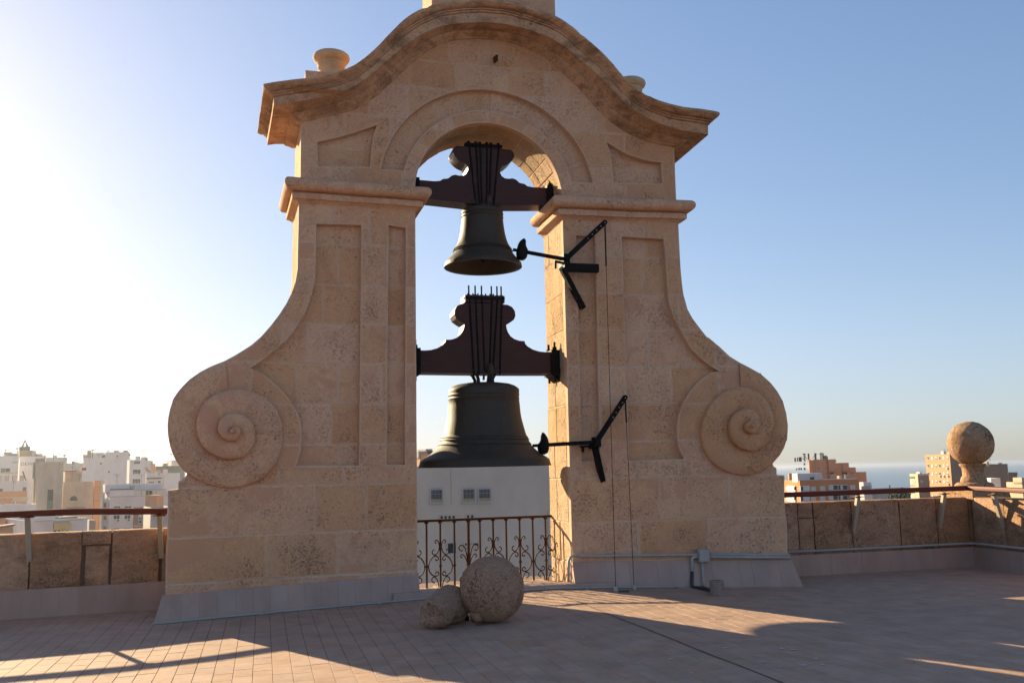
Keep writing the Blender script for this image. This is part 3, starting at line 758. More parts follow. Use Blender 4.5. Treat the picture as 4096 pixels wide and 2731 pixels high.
# marble skirting slabs along the foot --------------------------------
sk = {}
def skirt(sA, sB, zA, zB, n, endL, endR):
    zt = lambda s: zA+(zB-zA)*(s-sA)/(sB-sA)
    for i in range(n):
        t0, t1 = i/n, (i+1)/n; a, b = sA+(sB-sA)*t0, sA+(sB-sA)*t1
        a2 = a-(0.10 if (endL and i == 0) else 0); b2 = b+(0.10 if (endR and i == n-1) else 0)
        gp = 0.0007
        q = lambda s, l, z: bend(s, l, z)
        zb0, zb1 = floor_z(a)-0.01, floor_z(b)-0.01
        dl = rng.uniform(-0.002, 0.002)
        m = MB(); m.hexa([q(a2+gp, 0.135+dl, zb0), q(b2-gp, 0.135+dl, zb1), q(b2-gp, -0.02, zb1), q(a2+gp, -0.02, zb0)],
                         [q(a+gp, 0.022+dl, zt(a)), q(b-gp, 0.022+dl, zt(b)), q(b-gp, -0.02, zt(b)), q(a+gp, -0.02, zt(a))])
        m.build("skirting_slab", M['marble'], gable)
skirt(-4.09, JL+0.01, 0.30, 0.372, 15, True, False)
skirt(JR-0.01, 4.045, 0.43, 0.355, 16, False, True)
for side, s in ((-1, -4.09), (1, 4.045)):
    for k in range(4):
        l0, l1 = 0.13-k*0.2, 0.13-(k+1)*0.2; m = MB(); so_ = s+side*0.10
        zt = 0.30 if side < 0 else 0.355
        m.hexa([bend(so_, l0, -0.02), bend(so_, l1, -0.02), bend(s, l1, -0.02), bend(s, l0, -0.02)], [bend(s+side*0.004, l0-0.1*(k == 0), zt-0.002), bend(s+side*0.004, l1, zt-0.002), bend(s-side*0.02, l1, zt-0.002), bend(s-side*0.02, l0-0.1*(k == 0), zt-0.002)])
        m.build("skirting_slab", M['marble'], gable)
# mortar strip between skirting and stone
m = MB(); rows = []
for s in np.linspace(JR, 4.04, 24): rows.append([bend(s, -0.01, 0.2), bend(s, -0.01, 0.5)])
# sill kerb across the opening
for k in range(5):
    sA, sB = -1.42+k*0.584, -1.42+(k+1)*0.584; m = MB(); zt = 0.172
    n = 4; rows = []
    for j in range(n+1):
        s = sA+(sB-sA)*j/n+(0.002 if j == 0 else (-0.002 if j == n else 0)); zb = floor_z(s)-0.012
        rows.append([bend(s, 0.155, zb), bend(s, 0.150, zt-0.03), bend(s, 0.135, zt-0.006), bend(s, 0.11, zt), bend(s, -0.09, zt+0.004), bend(s, -0.09, zb)])
    m.sheet(rows); m.build("sill_slab", M['marble'], gable, deg=40)
fb = MB(); fb.sheet([[bend(s, -0.088, 0.03) for s in np.linspace(-1.2, 1.1, 8)], [bend(s, -1.5, 0.03) for s in np.linspace(-1.2, 1.1, 8)]])
fb.build("sill_floor", M['tile'], gable)

# ------------------------------------------------------------------ parapets, rails
def wall_map(P0, P1):
    """vertical wall from P0 to P1 (plan); returns mapping (u, z, h) with h towards the camera side"""
    P0 = Vector((P0[0], P0[1], 0)); P1 = Vector((P1[0], P1[1], 0)); d = (P1-P0); L = d.length; d.normalize(); n = Vector((d.y, -d.x, 0))
    return (lambda u, z, h: P0+d*u+n*h+Vector((0, 0, z))), P0, d, n, L
def stone_block(mapf, u0, u1, z0, z1, depth, front, rng, nu=7, nz=6, rough=0.010, rnd_=0.02, top=0.012):
    """one irregular dressed stone: rounded wavy front grid plus top, bottom and ends"""
    sd = rng.random()*50; rows = []
    for j in range(nz+1):
        tz = j/nz; row = []
        for i in range(nu+1):
            tu = i/nu; u = u0+(u1-u0)*tu; z = z0+(z1-z0)*tz
            e = min(tu*(u1-u0), (1-tu)*(u1-u0), (1-tz)*(z1-z0), tz*(z1-z0))
            h = front-(rnd_ if e < 1e-6 else 0)+rough*noise.noise(Vector((u*4.0+sd, z*4.0, sd)))+0.4*rough*noise.noise(Vector((u*13+sd, z*13, sd)))
            wu = 0.008*noise.noise(Vector((z*9+sd, tu*3, 3.0)))*(1 if i in (0, nu) else 0.3)
            wz = top*noise.noise(Vector((u*5+sd, 9.0, tz*2)))*(1 if j == nz else 0)
            row.append(mapf(u+wu, z+wz, h))
        rows.append(row)
    m = MB(); m.sheet(rows)
    back = [[r[0], mapf(u0, z0+(z1-z0)*j/nz, front-depth)] for j, r in enumerate(rows)]
    m.sheet([[b[1], b[0]] for b in back])
    m.sheet([[r[-1], mapf(u1, z0+(z1-z0)*j/nz, front-depth)] for j, r in enumerate(rows)])
    tr = rows[-1]; m.sheet([tr, [mapf(u0+(u1-u0)*i/nu, z1+0.012, front-0.05) for i in range(nu+1)], [mapf(u0+(u1-u0)*i/nu, z1+0.008, front-depth+0.06) for i in range(nu+1)], [mapf(u0+(u1-u0)*i/nu, z1-0.03, front-depth) for i in range(nu+1)], [mapf(u0+(u1-u0)*i/nu, z0, front-depth) for i in range(nu+1)]])
    return m

def parapet(label, P0, P1, stones, zt, zs, th, nsk, rng, zsk):
    mp, A, d, n, L = wall_map(P0, P1)
    r = root("parapet_wall", A+d*L*0.5, label, "parapet wall", "stone parapet walls round the terrace")
    for (u0, u1, z0, z1, fr, dep) in stones:
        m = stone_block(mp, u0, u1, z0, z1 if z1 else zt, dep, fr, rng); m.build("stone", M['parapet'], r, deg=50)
    c = MB(); c.hexa([mp(0, -0.05, -0.045), mp(L, -0.05, -0.045), mp(L, -0.05, -th+0.03), mp(0, -0.05, -th+0.03)], [mp(0, zt-0.03, -0.045), mp(L, zt-0.03, -0.045), mp(L, zt-0.03, -th+0.03), mp(0, zt-0.03, -th+0.03)])
    c.build("mortar_core", M['joint'], r)
    for i in range(nsk):
        a, b = L*i/nsk+0.0006, L*(i+1)/nsk-0.0006; m = MB(); dl = rng.uniform(-0.002, 0.002)
        z0a = floor_z(mp(a, 0, 0).x)-0.03
        m.hexa([mp(a, z0a, 0.045+dl), mp(b, z0a, 0.045+dl), mp(b, z0a, -0.03), mp(a, z0a, -0.03)], [mp(a, zsk, 0.03+dl), mp(b, zsk, 0.03+dl), mp(b, zsk, -0.03), mp(a, zsk, -0.03)])
        m.build("skirting_slab", M['marble'], r)
    return mp, d, n, r
rng = random.Random(15)
# wall nearer the pale city (runs behind the gable's end)
PA, PB = (-7.6, 0.50), (-3.95, 1.0)
mpL, AL, dL, nL, LL = wall_map(PA, PB)
uL = lambda px, py: float((Vector(on_plane(px, py, (PA[0], PA[1], 0), np.array(nL)))-AL).dot(dL))
zL = lambda px, py: float(on_plane(px, py, (PA[0], PA[1], 0), np.array(nL))[2])
zt = zL(300, 2131); zsk = zL(300, 2345)
j1, j2, j3, j4 = uL(115, 2300), uL(331, 2300), uL(438, 2300), uL(643, 2290)
zlin = zL(385, 2181)
g = 0.009
parapet("ochre stone parapet with a small inset block, below the pale city", PA, PB,
        [(0, j1-1.15, zsk-0.05, None, 0, 0.42), (j1-1.13, j1-g, zsk-0.05, None, 0.004, 0.42), (j1+g, j2-0.03, zsk-0.05, None, 0, 0.42), (j2-0.02, j3+0.0, zlin+0.012, None, -0.004, 0.42), (j2+0.022, j3-0.015, zsk-0.05, zlin-0.012, -0.008, 0.3), (j3+0.02, j4-0.03, zsk-0.05, None, 0.006, 0.42), (j4+0.012, LL, zsk-0.05, None, 0, 0.42)],
        zt, 0, 0.45, 18, rng, zsk)
# wall towards the sea
QA, QB = (4.0, 0.70), (7.87, 0.70)
mpR, AR, dR, nR, LR = wall_map(QA, QB)
uR = lambda px, py: float((Vector(on_plane(px, py, (QA[0], QA[1], 0), np.array(nR)))-AR).dot(dR))
zR = lambda px, py: float(on_plane(px, py, (QA[0], QA[1], 0), np.array(nR))[2])
ztR = zR(3500, 2003); zskR = zR(3500, 2204)
k0, k1, k2, k3, k4 = uR(3193, 2040), uR(3261, 2150), uR(3414, 2150), uR(3605, 2120), uR(3755, 2130)
zc = zR(3220, 2072)
parapet("reddish stone parapet in shade below the orange blocks and the sea", QA, QB,
        [(0, k0-g, zskR-0.05, None, 0, 0.42), (k0+0.006, k1-g, zc+0.01, None, -0.006, 0.42), (k0+0.006, k1-g, zskR-0.05, zc-0.012, 0.002, 0.3), (k1+g, k2-g, zskR-0.05, None, 0.006, 0.42), (k2+g, k3-g, zskR-0.05, None, 0, 0.42), (k3+g*1.3, k4-g, zskR-0.05, None, 0.004, 0.42), (k4+g*1.2, LR-0.03, zskR-0.05, None, 0, 0.42)],
        ztR, 0, 0.45, 15, rng, zskR)
# wall that turns back along the side, catching the sun
WA, WB = (7.87, 0.70), (7.50, -5.2)
mpW, AW, dW, nW, LW = wall_map(WA, WB)
uW = lambda px, py: float((Vector(on_plane(px, py, (WA[0], WA[1], 0), np.array(nW)))-AW).dot(dW))
zW = lambda px, py: float(on_plane(px, py, (WA[0], WA[1], 0), np.array(nW))[2])
w1 = uW(4022, 2150)
parapet("partly sunlit stone parapet that turns back from the corner ball finial", WA, WB,
        [(0.03, w1-g, zskR-0.05, None, 0, 0.42), (w1+g*1.2, w1+1.0, zskR-0.05, None, 0.004, 0.42), (w1+1.02, w1+2.0, zskR-0.05, None, 0, 0.42), (w1+2.02, w1+3.1, zskR-0.05, None, 0.003, 0.42), (w1+3.12, LW, zskR-0.05, None, 0, 0.42)],
        ztR, 0, 0.45, 22, rng, zskR)
cb = MB(); cb.hexa([Vector((7.8, 0.66, -0.1)), Vector((8.4, 0.66, -0.1)), Vector((8.4, 1.25, -0.1)), Vector((7.8, 1.25, -0.1))], [Vector((7.87, 0.72, ztR-0.01)), Vector((8.42, 0.72, ztR-0.01)), Vector((8.42, 1.25, ztR-0.01)), Vector((7.87, 1.25, ztR-0.01))])
bpy.data.objects.get("parapet_wall.001") and cb.build("corner_core", M['parapet'], bpy.data.objects["parapet_wall.001"])

def half_round(m, pts, w, h):
    """flat-bottomed rail with a softly rounded top, along pts"""
    pts = [Vector(p) for p in pts]; rows = []
    for i, p in enumerate(pts):
        t0 = (pts[i]-pts[i-1]).normalized() if i > 0 else (pts[1]-pts[0]).normalized()
        t1 = (pts[i+1]-pts[i]).normalized() if i < len(pts)-1 else t0
        t = (t0+t1).normalized(); x = t.cross(Vector((0, 0, 1))).normalized(); k = 1/max(0.4, x.dot(t1.cross(Vector((0, 0, 1))).normalized()))
        sec = [(-w*0.36, -h/2), (w*0.36, -h/2), (w/2, -h*0.36), (w/2, h*0.30), (w*0.46, h*0.42), (w*0.34, h/2), (-w*0.34, h/2), (-w*0.46, h*0.42), (-w/2, h*0.30), (-w/2, -h*0.36), (-w*0.36, -h/2)]
        rows.append([p+x*a*k+Vector((0, 0, b)) for a, b in sec])
    m.sheet(rows)
def rail(label, pts, posts, w=0.11, h=0.075):
    r = root("handrail", pts[0], label, "handrail", "red brown handrails on the parapets")
    m = MB(); half_round(m, pts, w, h); m.build("rail", M['rail'], r, deg=35)
    for (top, foot, side) in posts:
        m = MB(); top = Vector(top); foot = Vector(foot)
        m.bar(top+Vector((0, 0, -0.03)), foot, 0.055, 0.055, (0, 1, 0.01)); o = m.build("bracket", M['post'], r)
        m = MB(); m.box(top+Vector((0, 0, -h/2-0.008)), (0.15, 0.07, 0.014)); build("bracket_plate", [p-wloc(o) for p in m.v] if False else m.v, m.f, M['rail'], r)
    return r
yl = 0.18
lr = [on_y(-900, 2098, yl-0.45), on_y(302, 2045, 0.55), on_y(664, 2043.5, 0.62)]
lr = [on_plane(x, y, (PA[0]+nL.x*0.16, PA[1]+nL.y*0.16, 0), np.array(nL)) for x, y in ((-900, 2090), (0, 2058), (302, 2045))]+[on_plane(668, 2044, (PA[0]+nL.x*0.16, PA[1]+nL.y*0.16, 0), np.array(nL))]
def postL(xt, yt, xf, yf): return (on_plane(xt, yt, (PA[0]+nL.x*0.15, PA[1]+nL.y*0.15, 0), np.array(nL)), on_plane(xf, yf, (PA[0]+nL.x*0.02, PA[1]+nL.y*0.02, 0), np.array(nL)), 0)
rail("dark red brown handrail over the wall below the pale city", lr, [postL(110, 2052, 118, 2243), postL(638, 2046, 645, 2230)])
OR_ = 0.17
rr0 = [on_y(3050, 1982, 0.70-OR_), on_y(3870, 1951, 0.70-OR_)]
xr_ = 7.86-OR_-0.02
crn = Vector(rr0[1])
end = on_x(4096, 1962, crn.x-0.06)
e2 = crn+(Vector(end)-crn)*4
rail("shaded red brown handrail over the wall towards the sea", rr0, [(on_y(3432, 1974, 0.70-OR_), on_y(3413, 2125, 0.68), 0), (on_y(3776, 1962, 0.70-OR_), on_y(3758, 2108, 0.68), 0)])
fW = mpW(w1, zW(4012, 2109), 0.02)
rail("sunlit red brown handrail running back from the corner below the ball finial", [crn, Vector(end), e2], [(on_x(3972, 1965, crn.x-0.04), fW, 0)])

# stone ball finial on the corner
fx = on_y(3882, 1773, 1.0); fr = 87.0/FPX*float((fx-CAM) @ FX); fk = 0.86
def rocky(prof, c, n, amp, f, sd):
    m = MB(); m.lathe(prof, c, n); c = Vector(c)
    m.v = [p+(p-c).normalized()*amp*noise.noise(p*f+Vector((sd, 0, 0)))+(p-c).normalized()*amp*0.5*noise.noise(p*f*3.1) for p in m.v]
    return m
fin = root("ball_finial", (fx[0], 1.0, ztR), "weathered stone ball finial on a moulded pedestal at the parapet corner", "ball finial")
ballp = [(fr*math.sin(a), -fr*math.cos(a)) for a in np.linspace(0.25, math.pi, 30)]
rocky(ballp, (fx[0], 1.0, fx[2]), 48, 0.012, 6, 3).build("ball", M['finial'], fin, True)
zb = fx[2]-fr
bt = zb-ztR
prof = [(0.24, 0.03), (0.235, 0.0), (0.21, -0.02), (0.19, -0.06), (0.19, -0.16), (0.22, -0.20), (0.235, -0.25), (0.235, -0.27), (0.28, -0.275), (0.32, -0.29), (0.345, -0.32), (0.35, -0.35), (0.34, -0.38), (0.32, -0.40), (0.30, -0.40)]
rocky([(a*fk, z) for a, z in prof], (fx[0], 1.0, zb), 40, 0.008, 8, 9).build("neck", M['finial'], fin, deg=50)
m = MB(); m.hexa([Vector((fx[0]+a*0.37, 1.0+b*0.37, ztR-0.03)) for a, b in ((-1, -1), (1, -1), (1, 1), (-1, 1))], [Vector((fx[0]+a*0.345, 1.0+b*0.345, zb-0.39)) for a, b in ((-1, -1), (1, -1), (1, 1), (-1, 1))])
m.build("plinth", M['finial'], fin)

# ------------------------------------------------------------------ fallen ball and neck on the floor
bc = on_floor(1965, 2488); rb = 0.338
dball = on_y(1969.5, 2362, bc[1])
bcen = Vector((dball[0], bc[1]+0.02, floor_z(bc[0])+rb*0.985))
bl = root("fallen_ball", (bcen.x, bcen.y, floor_z(bc[0])), "big round sandstone ball fallen on the terrace floor before the opening", "stone ball")
m = MB(); m.lathe([(rb*math.sin(a), -rb*math.cos(a)) for a in np.linspace(0.001, math.pi-0.001, 40)], bcen, 64)
m.v = [p+(p-bcen).normalized()*(0.010*noise.noise(p*4)+0.006*noise.noise(p*11)) for p in m.v]
m.build("ball", M['ball'], bl, True)
m = MB(); c0 = bcen+Vector((-0.17, -0.09, -0.22)); c1 = bcen+Vector((-0.235, -0.12, -0.265))
m.tube([c0, c0*0.5+c1*0.5, c1], [0.085, 0.075, 0.05], 14); m.v = [p+Vector((noise.noise(p*14), noise.noise(p*14+Vector((5, 5, 5))), noise.noise(p*14+Vector((9, 0, 2)))))*0.02 for p in m.v]
m.build("broken_tenon", M['ball'], bl, True)
sc_ = on_floor(1745, 2520)
A = Vector((on_y(1745, 2458, sc_[1]+0.10)[0], sc_[1]+0.10, floor_z(sc_[0])+0.165)); 
B = Vector((on_y(1820, 2430, sc_[1]+0.42)[0], sc_[1]+0.42, floor_z(sc_[0])+0.20))
ax = (B-A).normalized(); L = (B-A).length
st = root("fallen_neck", (A.x, A.y, floor_z(A.x)), "broken carved stone finial neck lying against the fallen ball", "broken stone")
prof = [(0.0005, -0.14), (0.06, -0.135), (0.14, -0.125), (0.185, -0.10), (0.20, -0.03), (0.20, 0.06), (0.19, 0.10), (0.182, 0.13), (0.187, 0.16), (0.203, 0.20), (0.21, 0.25), (0.215, 0.30), (0.222, 0.345), (0.205, 0.385), (0.12, 0.40), (0.0005, 0.40)]
m = MB(); m.lathe([(a*(0.85 if z < 0.13 else 0.93), z*0.95) for a, z in prof], (0, 0, 0), 44)
q = ax.to_track_quat('Z', 'Y').to_matrix()
vv = []
for p in m.v:
    w = q @ p + A
    am = 0.06 if p.z < 0.0 else 0.018
    dv = Vector((noise.noise(w*6+Vector((1, 0, 0))), noise.noise(w*6+Vector((0, 7, 0))), noise.noise(w*6+Vector((0, 0, 13)))))*am + Vector((noise.noise(w*21), noise.noise(w*21+Vector((3, 3, 3))), noise.noise(w*21+Vector((8, 1, 4)))))*am*0.35
    w = w+dv; w.z = max(w.z, floor_z(w.x)+0.004); vv.append(w)
build("carved_neck", vv, m.f, M['ball'], st, True)
m = MB(); wc = on_floor(1855, 2480); m.box((wc[0], wc[1], floor_z(wc[0])+0.025), (0.10, 0.07, 0.05))
setp(m.build("wedge_block", M['iron']), "small dark wedge under the gap between the fallen stones", "wedge")

# ------------------------------------------------------------------ bells
def yfront(px, py, Y=0.33): return on_y(px, py, Y)
YB = 0.50
def bell(label, cx, prof, ztop, yoke, zyb, strap_top, rods_px, half, bolts_h):
    """prof: (radius, z) from rim to crown; yoke: (dx, z) half outline mirrored about cx"""
    r = root("church_bell", (cx, YB, prof[0][1]), label, "bell", "bronze bells hung one above the other in the opening")
    m = MB(); zr = prof[0][1]
    m.lathe(list(prof), (cx, YB, 0), 80)
    inn = [(prof[0][0]*0.90, zr+0.005), (prof[0][0]*0.80, zr+0.12), (prof[0][0]*0.6, zr+0.4), (prof[-3][0]*0.8, ztop-0.12), (0.0, ztop-0.08)]
    m.lathe([prof[0]]+inn, (cx, YB, 0), 80)
    o = m.build("bell_body", M['bronze'], r, deg=45)
    # clapper
    m = MB(); zc_ = zr+0.10*half; m.tube([(cx, YB, ztop-0.1), (cx, YB, zr+0.16)], 0.02, 8)
    m.lathe([(0.0, zr+0.06), (0.055*half, zr+0.09), (0.07*half, zr+0.15), (0.045*half, zr+0.22), (0.0, zr+0.25)], (cx, YB, 0), 16); m.build("clapper", M['iron'], r, True)
    # yoke
    pts = list(yoke); full = pts+[(-a, z) for a, z in reversed(pts)]
    y0, y1 = YB-0.16, YB+0.16; n = len(full); mm = MB()
    cx2 = cx; bev = 0.012
    bm = cdt2([[(cx2+a, z) for a, z in full]]); bm.verts.index_update()
    fv = [Vector((v.co.x, y0, v.co.y)) for v in bm.verts]; nb = len(fv)
    faces = [tuple(v.index for v in f.verts) for f in bm.faces]
    mm.add(fv+[Vector((p.x, y1, p.z)) for p in fv], faces+[tuple(i+nb for i in reversed(f)) for f in faces])
    for e in bm.edges:
        if e.is_boundary:
            l = e.link_loops[0]; a, b = l.vert.index, l.link_loop_next.vert.index; mm.f.append((b, a, a+nb, b+nb))
    bm.free()
    yo = mm.build("headstock", M['wood'], r, deg=28)
    # straps with threaded ends, crown loops
    for (dx0, dx1) in rods_px:
        m = MB(); m.tube([(cx+dx1, y0-0.006, zyb-0.02), (cx+dx0, y0-0.006, strap_top)], 0.014, 8); m.build("strap", M['iron'], r)
        m = MB(); m.tube([(cx+dx0, y0+0.03, strap_top-0.05), (cx+dx0, y0+0.03, strap_top+bolts_h)], 0.011, 6); m.tube([(cx+dx0, y0+0.03, strap_top+0.03), (cx+dx0, y0+0.03, strap_top+0.065)], 0.024, 6); m.build("bolt", M['iron'], r)
        if abs(dx0) > 0.02:
            m = MB(); m.tube([(cx+dx0*0.8, y1-0.03, strap_top-0.05), (cx+dx0*0.8, y1-0.03, strap_top+bolts_h*0.7)], 0.011, 6); m.build("bolt", M['iron'], r)
    w = abs(rods_px[0][0])+0.06
    m = MB(); m.box((cx, y0+0.03, strap_top+0.012), (w*2, 0.09, 0.035)); m.build("strap_plate", M['iron'], r)
    for sx in (-1, 1):
        m = MB(); m.tube([(cx+sx*0.10, YB-0.10, ztop-0.01), (cx+sx*0.10, YB-0.11, ztop+0.05), (cx+sx*0.14, YB-0.13, zyb+0.02), (cx+sx*0.17, YB-0.17, zyb+0.06)], [0.03, 0.024, 0.024, 0.03], 8); m.build("crown_loop", M['bronze'], r, True)
        m = MB(); m.tube([(cx+sx*0.10, YB+0.10, ztop-0.01), (cx+sx*0.10, YB+0.11, ztop+0.05), (cx+sx*0.14, YB+0.13, zyb+0.02)], [0.03, 0.024, 0.03], 8); m.build("crown_loop", M['bronze'], r, True)
        m = MB(); m.tube([(cx+sx*0.04, YB-0.17, zyb-0.09), (cx+sx*0.035, YB-0.19, zyb+0.02)], 0.016, 6); m.build("crown_loop", M['bronze'], r, True)
    m = MB(); m.tube([(cx+0.05, YB-0.13, ztop-0.01), (cx+0.055, YB-0.20, zyb+0.05), (cx+0.05, YB-0.215, zyb+0.13)], [0.045, 0.038, 0.03], 10); m.build("crown_loop", M['bronze'], r, True)
    # bearings at the jambs
    for sx in (-1, 1):
        xe = (JR-0.05) if sx > 0 else (JL+0.05); zE1 = [z for a, z in yoke if a > 0.97]
        zt_, zb_ = max(zE1), min(zE1)
        m = MB(); m.box((xe, YB, (zt_+zb_)/2), (0.13, 0.38, zt_-zb_+0.05)); m.build("bearing_plate", M['iron'], r)
        for dy in (-0.14, 0.14):
            m = MB(); m.tube([(xe, YB+dy, zt_), (xe, YB+dy, zt_+0.14)], 0.016, 6); m.tube([(xe, YB+dy, zt_+0.03), (xe, YB+dy, zt_+0.07)], 0.032, 6)
            m.tube([(xe, YB+dy, zb_), (xe, YB+dy, zb_-0.11)], 0.016, 6); m.build("bolt", M['iron'], r)
        m = MB(); m.hexa([Vector((xe-0.04*sx, YB-0.15, zb_-0.03)), Vector((xe+0.10*sx, YB-0.15, zb_-0.14)), Vector((xe+0.10*sx, YB+0.15, zb_-0.14)), Vector((xe-0.04*sx, YB+0.15, zb_-0.03))],
                         [Vector((xe-0.06*sx, YB-0.15, zb_-0.02)), Vector((xe+0.10*sx, YB-0.15, zb_-0.02)), Vector((xe+0.10*sx, YB+0.15, zb_-0.02)), Vector((xe-0.06*sx, YB+0.15, zb_-0.02))])
        m.build("bearing_bracket", M['iron'], r)
    return r
def P5(zx, zy, Y): return on_y(1600+zx/1.8444, 500+zy/1.8444, Y)     # picture readings of the two bells
def P6(zx, zy, Y): return on_y(1600+zx/1.8444, 1100+zy/1.8444, Y)
def halfpts(fn, cxz, pts, Y):
    c = fn(cxz, pts[0][1], Y)[0]; return [(float(fn(x, y, Y)[0]-c), float(fn(x, y, Y)[2])) for x, y in pts], c
# lower bell
cxl = float((P6(632, 900, YB)[0]+P6(638, 1400, YB)[0])/2)
def prof_from(fn, cz, pts, sgn=1):
    out = []
    for hw, y in pts:
        a, b = fn(cz-hw, y, YB), fn(cz+hw, y, YB); out.append((float(abs(b[0]-a[0])/2), float((a[2]+b[2])/2)))
    return out
lowp = prof_from(P6, 635, [(477, 1412), (466, 1374), (463, 1366), (456, 1358), (440, 1346), (392, 1316), (350, 1276), (334, 1256), (338, 1251), (330, 1244), (321, 1232), (318, 1222), (322, 1217), (314, 1208), (312, 1203), (314, 1199), (306, 1193), (302, 1186), (297, 1172), (283, 1120), (270, 1070), (262, 1020), (257, 960), (253, 918), (256, 914), (253, 909), (253, 893), (257, 888), (254, 882), (254, 868), (255, 850), (247, 838), (225, 822), (195, 810), (140, 801), (0.5, 798)])
ykl, _ = halfpts(P6, 632, [(640, 210), (745, 210), (757, 216), (800, 220), (832, 236), (852, 265), (857, 300), (845, 330), (815, 352), (788, 367), (792, 395), (803, 425), (822, 452), (850, 472), (885, 484), (925, 487), (928, 505), (945, 525), (985, 549), (1030, 563), (1075, 568), (1150, 566), (1150, 726), (640, 726)], YB-0.16)
cyk = float(P6(632, 500, YB-0.16)[0])
def shift(y): return y
ztl = lowp[-1][1]
zyl = min(z for a, z in ykl)
ykl = [(max(a, 0.001) if i in (0, len(ykl)-1) else a, z) for i, (a, z) in enumerate(ykl)]
ykl[0] = (0.0005, ykl[0][1]); ykl[-1] = (0.0005, ykl[-1][1])
jl = [i for i, (a, z) in enumerate(ykl) if a > 0.9]
ykl = [(1.0, z) if a > 0.92 else (a, z) for a, z in ykl]
bell("larger dark bronze bell hanging low in the opening under a red brown headstock", cyk, lowp, ztl, ykl, zyl, float(P6(640, 178, YB-0.16)[2]), [(-0.22, -0.17), (-0.13, -0.10), (-0.04, -0.02), (0.10, 0.045), (0.18, 0.09), (0.24, 0.19)], 1.0, 0.19)
# small top block of the lower headstock
rlow = bpy.data.objects["church_bell"]
m = MB(); zq = float(P6(640, 192, YB)[2]); m.box((cyk, YB, zq), (0.56, 0.32, 0.10)); m.build("headstock_cap", M['wood'], rlow)
# upper bell
upp = prof_from(P5, 620, [(280, 1052), (277, 1030), (268, 1014), (262, 1008), (240, 985), (222, 962), (210, 944), (216, 939), (206, 932), (204, 928), (210, 923), (196, 905), (183, 880), (171, 845), (161, 800), (154, 750), (150, 710), (148, 692), (153, 688), (148, 684), (148, 668), (153, 664), (148, 645), (144, 634), (130, 626), (90, 620), (0.5, 618)])
cyu = float(P5(623, 500, YB-0.16)[0])
yku, _ = halfpts(P5, 623, [(628, 172), (745, 176), (820, 184), (842, 202), (848, 232), (838, 258), (812, 282), (790, 296), (758, 306), (745, 325), (743, 350), (756, 378), (780, 394), (810, 398), (835, 394), (862, 404), (888, 428), (925, 436), (945, 452), (985, 460), (1150, 466), (1150, 592), (628, 592)], YB-0.16)
yku = [(1.0, z) if a > 0.92 else (a, z) for a, z in yku]; yku[0] = (0.0005, yku[0][1]); yku[-1] = (0.0005, yku[-1][1])
bell("smaller green tinged bronze bell hanging high under the arch crown", cyu, upp, upp[-1][1], yku, min(z for a, z in yku), float(P5(640, 158, YB-0.16)[2]), [(-0.21, -0.12), (-0.11, -0.075), (-0.05, -0.04), (0.05, 0.03), (0.11, 0.065), (0.22, 0.125)], 0.62, 0.06)

